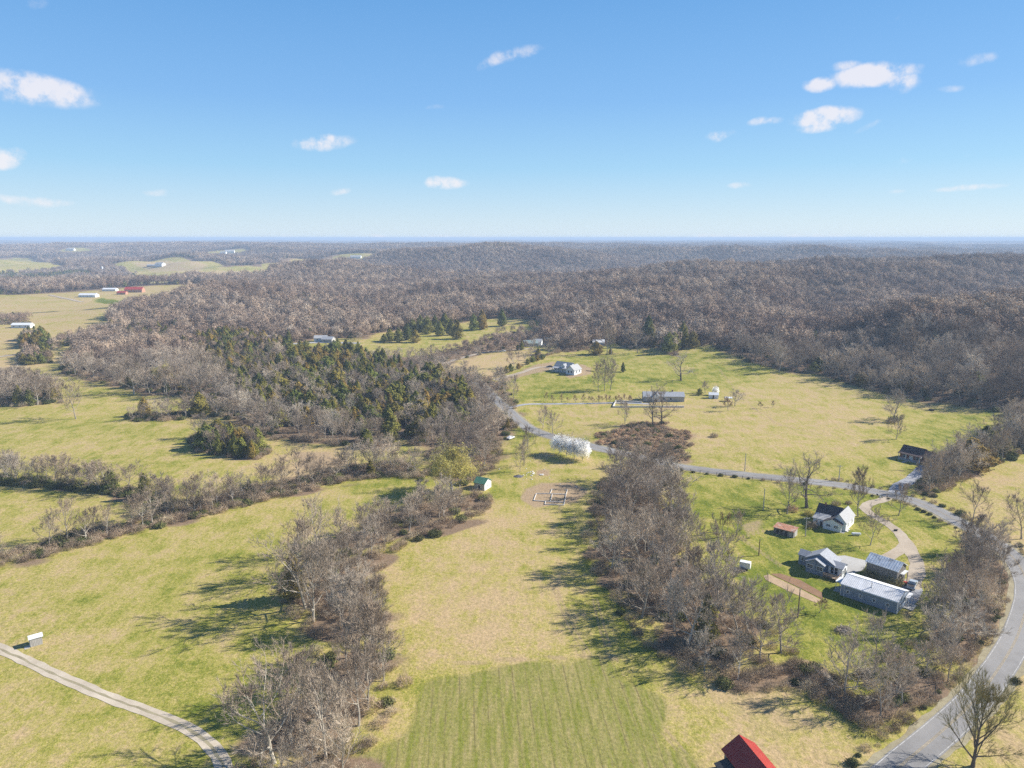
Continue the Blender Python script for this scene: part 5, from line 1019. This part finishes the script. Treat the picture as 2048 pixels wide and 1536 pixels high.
# rubble by the foundation
_q = random.Random(12)
def heap(name, label, cat, u, v, r_, h, mat, seed, n=60):
    p = ground_at(u, v); q = random.Random(seed); o = MB(); rings, seg = 5, 18
    for i in range(rings + 1):
        f = i / rings
        for j in range(seg):
            t = 2 * math.pi * j / seg; rr = r_ * (1 - f) * (1 + q.uniform(-.18, .18)); o.V.append((rr * math.cos(t), rr * math.sin(t) * .8, -.1 + h * (f ** .8) + q.uniform(-.06, .06)))
    for i in range(rings):
        for j in range(seg): a = i * seg + j; b_ = i * seg + (j + 1) % seg; o.F.append((a, b_, b_ + seg, a + seg))
    return o.obj(name, mat, None, loc=p, label=label, category=cat)
heap('gravel_heap', 'dark grey gravel heap on the lawn left of the white rubble', 'heap', 1037, 953, 2.1, .9, M['slate_heap'], 3)
for k, (x_, y_, s_) in enumerate(((1045, 815, 1.0), (1070, 790, 1.5), (1075, 775, .8), (1000, 770, .7), (980, 780, .6), (1030, 765, .7), (970, 805, .5), (1050, 870, .8), (925, 875, .5), (1190, 805, 1.5), (1215, 800, .9), (970, 715, .7), (575, 720, .6), (750, 718, .4), (1235, 725, .7), (1310, 850, .5), (970, 855, .5), (930, 810, .7), (1060, 755, .8), (1030, 600, .4), (1700, 980, .8), (1465, 940, .6))):
    p = ground_at(920 + x_ / 7.314, 840 + y_ / 7.314); o = MB(); n_ = 7; hh = _q.uniform(.15, .4) * s_
    ring = [(math.cos(6.283 * j / n_) * s_ * _q.uniform(.4, .75), math.sin(6.283 * j / n_) * s_ * _q.uniform(.3, .6)) for j in range(n_)]
    o.V = [(a, b_, -.05) for a, b_ in ring] + [(a * .8, b_ * .8, hh * _q.uniform(.7, 1.1)) for a, b_ in ring]; o.F = [tuple(range(n_, 2 * n_))] + [(j, (j + 1) % n_, n_ + (j + 1) % n_, n_ + j) for j in range(n_)]
    o.obj('rubble_stone', M['stone'], None, loc=p, rz=_q.uniform(0, 3), label='pale flat stone scattered on the grass above the foundation', category='stone', group='stones above the foundation')
# brush pile and fallen tree
def branch_pile(name, label, cat, u, v, r_, n, seed, ax=None):
    q = random.Random(seed); p = ground_at(u, v); o = MB()
    for k in range(n):
        a = q.uniform(0, 6.28) if ax is None else ax + q.gauss(0, .35); d = Vector((math.cos(a), math.sin(a), q.uniform(-.15, .35))).normalized(); c = Vector((q.gauss(0, r_ * .4), q.gauss(0, r_ * .3), q.uniform(.1, .9))); l = q.uniform(.8, 2.4) if ax is None else q.uniform(1.5, 5)
        o.tube([c - d * l * .5, c + Vector((q.gauss(0, .1), q.gauss(0, .1), q.gauss(0, .08))), c + d * l * .5], [q.uniform(.03, .09), .04, .015], 3)
    return o.obj(name, M['dead_wood'], None, loc=p, label=label, category=cat)
branch_pile('brush_pile', 'heap of dead grey branches on the lawn below the long grey building', 'brush pile', 1686, 1262, 2.6, 190, 5)
branch_pile('fallen_tree', 'fallen tree with pale broken branches beside the cedar clump', 'fallen tree', 530, 907, 3.2, 90, 6, ax=-.9); branch_pile('scrap_pile', 'untidy pile of grey branches and scrap below the white trailer', 'brush pile', 1479, 1142, 2.2, 110, 8)
branch_pile('fallen_branches', 'pale fallen limbs lying in the wooded strip', 'fallen branches', 1255, 1128, 2.5, 40, 9, ax=.4)

# utility poles with wires
def pole(u, v, hpx, label, mat='pole_wood', arm=True, az=0.0):
    p = ground_at(u, v); h = metres(p, hpx); b = thing('utility_pole', label, 'utility pole', p, az, 'utility poles')
    MB().tube([(0, 0, -.3), (0, 0, h)], [.19, .12], 8).obj('pole', M[mat], b)
    if arm:
        MB().box(-1.0, 1.0, -.06, .06, h - .6, h - .45).obj('crossarm', M[mat], b)
        for s in (-.85, 0, .85): MB().tube([(s, 0, h - .45), (s, 0, h - .2)], [.06, .04], 6).obj('insulator', M['trim'], b)
    return p + Vector((0, 0, h - .3))
q1 = pole(1595.5, 1235, 57, 'brown utility pole on the lawn in front of the long grey building', az=1.2); q2 = pole(1526.5, 1020, 43, 'utility pole on the lawn left of the trees by the farmhouse', 'pale_pole', False); q3 = pole(1610.5, 1073, 39, 'pale utility pole between rusty shed and white farmhouse', 'pale_pole')
q4 = pole(1517.5, 1111, 33, 'short thin pole on the slope above the white trailer', 'pole_wood', False); q5 = pole(1489.5, 942, 36, 'pole on the far side of the road in the dry field', 'pale_pole', False); q6 = pole(1677.5, 962, 32, 'pole beside the road below the brick house meadow', 'pale_pole'); q7 = pole(1078, 872, 16, 'pale pole beside the road left of the blossom trees', 'pale_pole', False); q8 = pole(1222.5, 710, 15, 'short pale pole above the new white house', 'pale_pole', False)
def wire(a, b_, sag=1.0):
    pts = [a.lerp(b_, k / 12) - Vector((0, 0, sag * 4 * (k / 12) * (1 - k / 12))) for k in range(13)]; MB().tube(pts, .018, 3).obj('power_line', M['wire'], None, label='thin power line hanging between poles and houses', category='power line', group='power lines')
hs = Vector((88, 196.5, 4.6)); wire(q1, hs); wire(q3, q2); wire(q3, Vector((103, 231, 4.2)), .5); wire(q2, q5, 1.5); wire(q5, q6, 1.5); wire(q1, q4, 1.2); wire(q4, q3, 1.0)

# rail fence along the near side of the road
fp = [ground_at(u, v) for u, v in ((1338, 938), (1400, 946), (1485, 957), (1560, 965), (1622, 972))]; path = smooth_path(fp, 3.0); b = thing('road_fence', 'dark wooden rail fence along the near side of the road', 'fence', (path[0].x, path[0].y, float(T(path[0].x, path[0].y)))); ox = Vector((path[0].x, path[0].y, 0)); bz = float(T(path[0].x, path[0].y))
for i in range(0, len(path)):
    p_ = path[i]; z = float(T(p_.x, p_.y)) - bz; post(b, p_.x - ox.x, p_.y - ox.y, z - .2, z + 1.25, .07, 'pole_wood')
    if i < len(path) - 1:
        n_ = path[i + 1]; zn = float(T(n_.x, n_.y)) - bz
        for hh in (.45, .8, 1.12): MB().tube([(p_.x - ox.x, p_.y - ox.y, z + hh), (n_.x - ox.x, n_.y - ox.y, zn + hh)], .05, 4).obj('rail', M['pole_wood'], b)
# mailboxes at the junction
for u, v, lb, mt in ((1754, 995, 'dark mailbox on a post at the mouth of the gravel driveway', 'dark_door'), (1760, 1000, 'white mailbox on a post beside the gravel driveway', 'white_metal')):
    p = ground_at(u, v); b = thing('mailbox', lb, 'mailbox', p, .7); post(b, 0, 0, -.1, 1.0, .06, 'pole_wood'); MB().box(-.15, .15, -.28, .28, 1.0, 1.3).tube([(0, -.28, 1.3), (0, .28, 1.3)], .15, 8).obj('box', M[mt], b)

# vehicles
def car(u, v, yaw, label, mat, kind='car', P=None, cat=None):
    p = P or ground_at(u, v); b = thing({'car': 'parked_car', 'pickup': 'pickup_truck'}[kind], label, cat or {'car': 'car', 'pickup': 'pickup truck'}[kind], (p[0], p[1], p[2] + .05), yaw)
    L_, Wd = (4.6, 1.8) if kind == 'car' else (5.6, 1.95)
    prof = [(-.5, .38), (-.5, .85), (-.44, .98), (-.20, 1.02), (-.08, 1.45), (.20, 1.47), (.38, 1.04), (.49, .92), (.5, .38)] if kind == 'car' else [(-.5, .5), (-.5, .98), (-.47, 1.12), (-.22, 1.18), (-.12, 1.8), (.10, 1.82), (.13, 1.12), (.5, 1.08), (.5, .5)]
    o = MB(); n = len(prof)
    for sy, inset in ((-1, 0), (1, 0)):
        for (x_, z_) in prof: o.V.append((x_ * L_, sy * (Wd / 2 - (.16 if z_ > 1.3 else 0)), z_))
    o.F = [tuple(range(n)), tuple(range(2 * n - 1, n - 1, -1))] + [(i, n + i, n + (i + 1) % n, (i + 1) % n) for i in range(n)]
    bd = o.obj('body', mat, b)
    import bmesh
    bm = bmesh.new(); bm.from_mesh(bd.data); bmesh.ops.recalc_face_normals(bm, faces=bm.faces); bmesh.ops.bevel(bm, geom=list(bm.edges), offset=.05, segments=2, affect='EDGES'); bm.to_mesh(bd.data); bm.free()
    z0, z1 = (1.06, 1.4) if kind == 'car' else (1.22, 1.72)
    for sy in (-1, 1): MB().hexa([(-.17 * L_, sy * (Wd / 2 - .03) - .02, z0), (.30 * L_ if kind == 'car' else .10 * L_, sy * (Wd / 2 - .03) - .02, z0), (.30 * L_ if kind == 'car' else .10 * L_, sy * (Wd / 2 - .03) + .02, z0), (-.17 * L_, sy * (Wd / 2 - .03) + .02, z0), (-.08 * L_, sy * (Wd / 2 - .145) - .02, z1), (.19 * L_ if kind == 'car' else .09 * L_, sy * (Wd / 2 - .145) - .02, z1), (.19 * L_ if kind == 'car' else .09 * L_, sy * (Wd / 2 - .145) + .02, z1), (-.08 * L_, sy * (Wd / 2 - .145) + .02, z1)]).obj('side_window', M['glass'], b)
    x0, x1 = (-.205 * L_, -.085 * L_) if kind == 'car' else (-.225 * L_, -.125 * L_)
    MB().hexa([(x0 - .03, -Wd * .4, z0 - .02), (x0 - .03, Wd * .4, z0 - .02), (x0 + .05, Wd * .4, z0 - .06), (x0 + .05, -Wd * .4, z0 - .06), (x1 - .04, -Wd * .37, z1 + .01), (x1 - .04, Wd * .37, z1 + .01), (x1 + .05, Wd * .37, z1 - .03), (x1 + .05, -Wd * .37, z1 - .03)][::1]).obj('windscreen', M['glass'], b)
    if kind == 'pickup': MB().box(.15 * L_, .485 * L_, -Wd / 2 + .12, Wd / 2 - .12, 1.07, 1.135).obj('bed_floor', M['dark_door'], b)
    for sx in (-.31, .30):
        for sy in (-1, 1):
            w_ = MB().tube([(sx * L_, sy * (Wd / 2 - .2), .33), (sx * L_, sy * (Wd / 2 + .015), .33)], .34, 14).obj('wheel', M['tyre'], b); MB().tube([(sx * L_, sy * (Wd / 2 + .01), .33), (sx * L_, sy * (Wd / 2 + .03), .33)], .2, 10).obj('rim', M['chrome'], w_)
    for sy in (-1, 1): MB().box(-.505 * L_, -.49 * L_, sy * .62 - .15, sy * .62 + .15, .68, .82).obj('headlight', M['lamp'], b)
    return b
car(1824, 1174, R(232), 'silver pickup truck parked on gravel at the end of the long grey building', M['car_grey'], 'pickup'); car(1021.5, 878, R(235), 'white car parked alone on the grass by the wood edge', M['car_white'])
car(1099, 735, R(12), 'black car parked in front of the new white house', M['car_black']); car(0, 0, R(140), 'white pickup parked behind the grey cottage at the patio', M['car_white'], 'pickup', P=(93.5, 203.0, float(T(93.5, 203))))
car(1087, 692, R(20), 'white car outside the distant cottage in the trees', M['car_white']); car(1094, 689, R(200), 'blue pickup behind the white car at the distant cottage', M['car_blue'], 'pickup'); car(1070, 705, R(10), 'blue car on the gravel lane below the distant cottage', M['car_blue']); car(1005, 704, R(185), 'white pickup at the left end of the gravel lane', M['car_white'], 'pickup')
# mower
p = ground_at(1808, 1168); b = thing('ride_on_mower', 'red ride-on mower between the old barn and the pickup', 'mower', p, 2.4); MB().box(-.9, .1, -.35, .35, .35, .8).obj('bonnet', M['car_red'], b); MB().box(.1, .9, -.4, .4, .35, .55).obj('deck', M['car_red'], b); MB().box(.35, .8, -.25, .25, .55, .72).box(.75, .85, -.25, .25, .7, 1.1).obj('seat', M['tyre'], b)
MB().tube([(.05, 0, .8), (.2, 0, 1.1)], .03, 5).obj('steering_column', M['tyre'], b)
for sx, rr in ((-.6, .2), (.6, .32)):
    for sy in (-.5, .5): MB().tube([(sx, sy - .1, rr), (sx, sy + .1, rr)], rr, 10).obj('wheel', M['tyre'], b)
p = ground_at(1712, 1071); b = thing('propane_tank', 'small white propane tank lying on the lawn below the farmhouse', 'tank', p, -.1); MB().tube([(-1.5, 0, .6), (-1.3, 0, .6), (1.3, 0, .6), (1.5, 0, .6)], [.15, .42, .42, .15], 12).obj('tank', M['white_metal'], b)
for s in (-.8, .8): MB().box(s - .1, s + .1, -.3, .3, 0, .25).obj('leg', M['block'], b)
# pale bushes by the barn and a forsythia
for i, (u, v, s) in enumerate(((1745, 1152, 1.9), (1760, 1157, 1.8), (1775, 1163, 1.5), (1789, 1170, 1.5))):
    p = ground_at(u, v); o = link('budding_bush', GSHRUB[0] if i < 0 else mk('budding_bush', shrub(700 + i, 1.6, 2.1, 520, 500, .05, .10), M['bud']), None, p, i, label='tall olive budding bush in front of the weathered barn', category='bush', group='budding bushes in front of the barn'); o.scale = (s, s, s)
for u, v, s, mt, lb in ((1618, 1030, 1.3, 'willow', 'yellow flowering bush at the left corner of the white farmhouse'), (1584, 1022, 1.6, 'red_brush', 'brown twiggy bush beside the upright bare tree'), (1624, 1055, 1.5, 'brush', 'tangled bare bush against the left wall of the farmhouse'), (1540, 1142, .0, 'brush', ''), (2032, 1365, .8, 'green_brush', 'dark round shrub on the verge near the bottom right elm'), (2002, 1400, .5, 'green_brush', 'small dark shrub on the verge above the corner elm'), (1921, 1029, 1.3, 'green_brush', 'dark evergreen shrub across the road from the bend'), (1428, 874, 1.4, 'brush', 'lone small bush in the middle of the dry field'), (1782, 846, 2.0, 'brush', 'dark brush clump at the foot of the dry field tree'), (1787, 842, 1.8, 'green_brush', 'leafy brush at the foot of the dry field tree'), (1672, 1010, 1.2, 'brush', 'low pale brush behind the white farmhouse'), (1697, 1008, .9, 'brush', 'small pale brush right of the low brush behind the farmhouse')):
    if s: p = ground_at(u, v); o = link('bush', mk('bush', shrub(int(u), 1.6, 1.8, 420, 420 if mt in ('willow', 'green_brush') else 60, .06, .14), M[mt]), None, p, 0, label=lb, category='bush'); o.scale = (s, s, s)

# far buildings
def farhouse(u, v, yaw, L_, Wd, ze, zr, wm, rm, label, cat='house', nm='distant_house'):
    p = ground_at(u, v); b = thing(nm, label, cat, p, R(yaw)); gable(b, -L_ / 2, L_ / 2, -Wd / 2, Wd / 2, -1.5, ze, zr, 's', M[wm], M[rm], .4)
    for k in range(max(1, int(L_ / 6))): window(b, 'f', -L_ / 2 + 3 + k * 6, -Wd / 2, 1.0, 1.2, 1.3)
    return b
FH = [(46, 655, 2, 20, 8, 3.2, 5, 'white_metal', 'white_metal', 'long white roofed shed on the far left plain', 'shed'), (178, 594, -3, 28, 11, 3.6, 6, 'white_metal', 'white_metal', 'long white farm sheds beside the green planting', 'farm building'),
      (270, 584, 4, 30, 14, 5, 9, 'rust', 'red_tin', 'big red barn on the distant farmland', 'barn'), (245, 589, 0, 15, 9, 3.5, 6, 'rust', 'red_tin', 'smaller red barn left of the big red barn', 'barn'), (221, 582, 0, 24, 10, 3.5, 5.5, 'white_metal', 'white_metal', 'white roofed shed behind the red barns', 'shed'),
      (321, 532, -20, 30, 18, 7, 12, 'white_siding', 'pale_shingle', 'white farmhouse on the distant tan hill', 'house'), (303, 533, 5, 26, 12, 4, 7, 'barnwood', 'shingle', 'dark barn left of the hilltop farmhouse', 'barn'), (199, 545, 0, 16, 10, 6, 10, 'white_siding', 'pale_shingle', 'white house below the distant slope with tall silo', 'house'),
      (460, 506, 10, 40, 20, 8, 14, 'white_siding', 'pale_shingle', 'white hilltop house near the left horizon', 'house'), (447, 508, 0, 26, 16, 7, 12, 'white_siding', 'pale_shingle', 'smaller white hilltop house near the left horizon', 'house'), (712, 517, 0, 40, 20, 7, 12, 'white_siding', 'pale_shingle', 'white house in the distant valley behind the cone hill', 'house'),
      (142, 501, 0, 40, 20, 7, 12, 'white_siding', 'pale_shingle', 'pale house in the small clearing near the horizon', 'house'), (681, 661, 10, 14, 9, 3.4, 6, 'white_siding', 'white_metal', 'white roofed house in the trees behind the cedar grove', 'house'), (533, 682, -8, 18, 9, 3.4, 5.4, 'white_siding', 'pale_shingle', 'pale cottage at the left end of the village road', 'house'),
      (642, 682, 5, 11, 8, 3.2, 5.2, 'white_siding', 'pale_shingle', 'white cottage at the right end of the village road', 'house'), (657, 684, -10, 10, 8, 3, 5, 'grey_board', 'shingle', 'grey cottage beside the white village cottage', 'house'), (804, 578, 0, 20, 12, 5, 8, 'white_siding', 'pale_shingle', 'tiny white roofed house deep in the middle woods', 'house'),
      (1061, 692, 8, 12, 8, 3, 5.2, 'grey_board', 'teal_tin', 'green roofed cottage half hidden by trees above the lane', 'house'), (1076, 690, -12, 7, 8, 3.2, 5.6, 'white_siding', 'pale_shingle', 'cream gabled cottage right of the green roofed one', 'house'), (1197, 690, -6, 10, 7, 3, 5, 'white_siding', 'white_metal', 'white shed behind the pale tree above the new house', 'shed'), (1096, 683, 0, 6, 5, 2.6, 4, 'grey_board', 'teal_tin', 'small teal roofed shed behind the distant cottages', 'shed')]
for f in FH: farhouse(*f)
p = ground_at(205, 545); o = MB().tube([(0, 0, -1), (0, 0, 17)], 3.0, 12).tube([(0, 0, 17), (0, 0, 19)], [3.0, .6], 12).obj('silo', M['white_metal'], None, loc=p, label='tall white silo beside the distant white house', category='silo')
p = ground_at(1863, 821); MB().tube([(0, 0, -.1), (0, 0, .7)], 1.3, 14).obj('feed_trough', M['tyre'], None, loc=p, label='dark round trough on the green meadow below the wooded ridge', category='trough')
p = ground_at(1791, 1062); MB().box(-.45, .45, -.3, .3, 0, .55).tube([(.3, 0, .4), (.7, 0, .6)], [.18, .1], 6).obj('yard_oddment', M['tyre'], None, loc=p, label='small black barrow standing on the bend of the gravel driveway', category='oddment')  # plain dark block for an unidentified small thing on the drive
# ------------------------------------------------------------------ the air
hz = MB().box(-30000, 30000, -300, 37500, -70, 103).obj('haze', None, kind='stuff')
hm = bpy.data.materials.new('haze_air'); hm.use_nodes = True; hn = hm.node_tree; hn.nodes.clear()
pv = hn.nodes.new('ShaderNodeVolumePrincipled'); pv.inputs['Color'].default_value = (.60, .77, 1.0, 1); pv.inputs['Density'].default_value = 1.5e-4; pv.inputs['Anisotropy'].default_value = 0.0
hn.links.new(pv.outputs[0], hn.nodes.new('ShaderNodeOutputMaterial').inputs['Volume'])
hz.data.materials.clear(); hz.data.materials.append(hm)
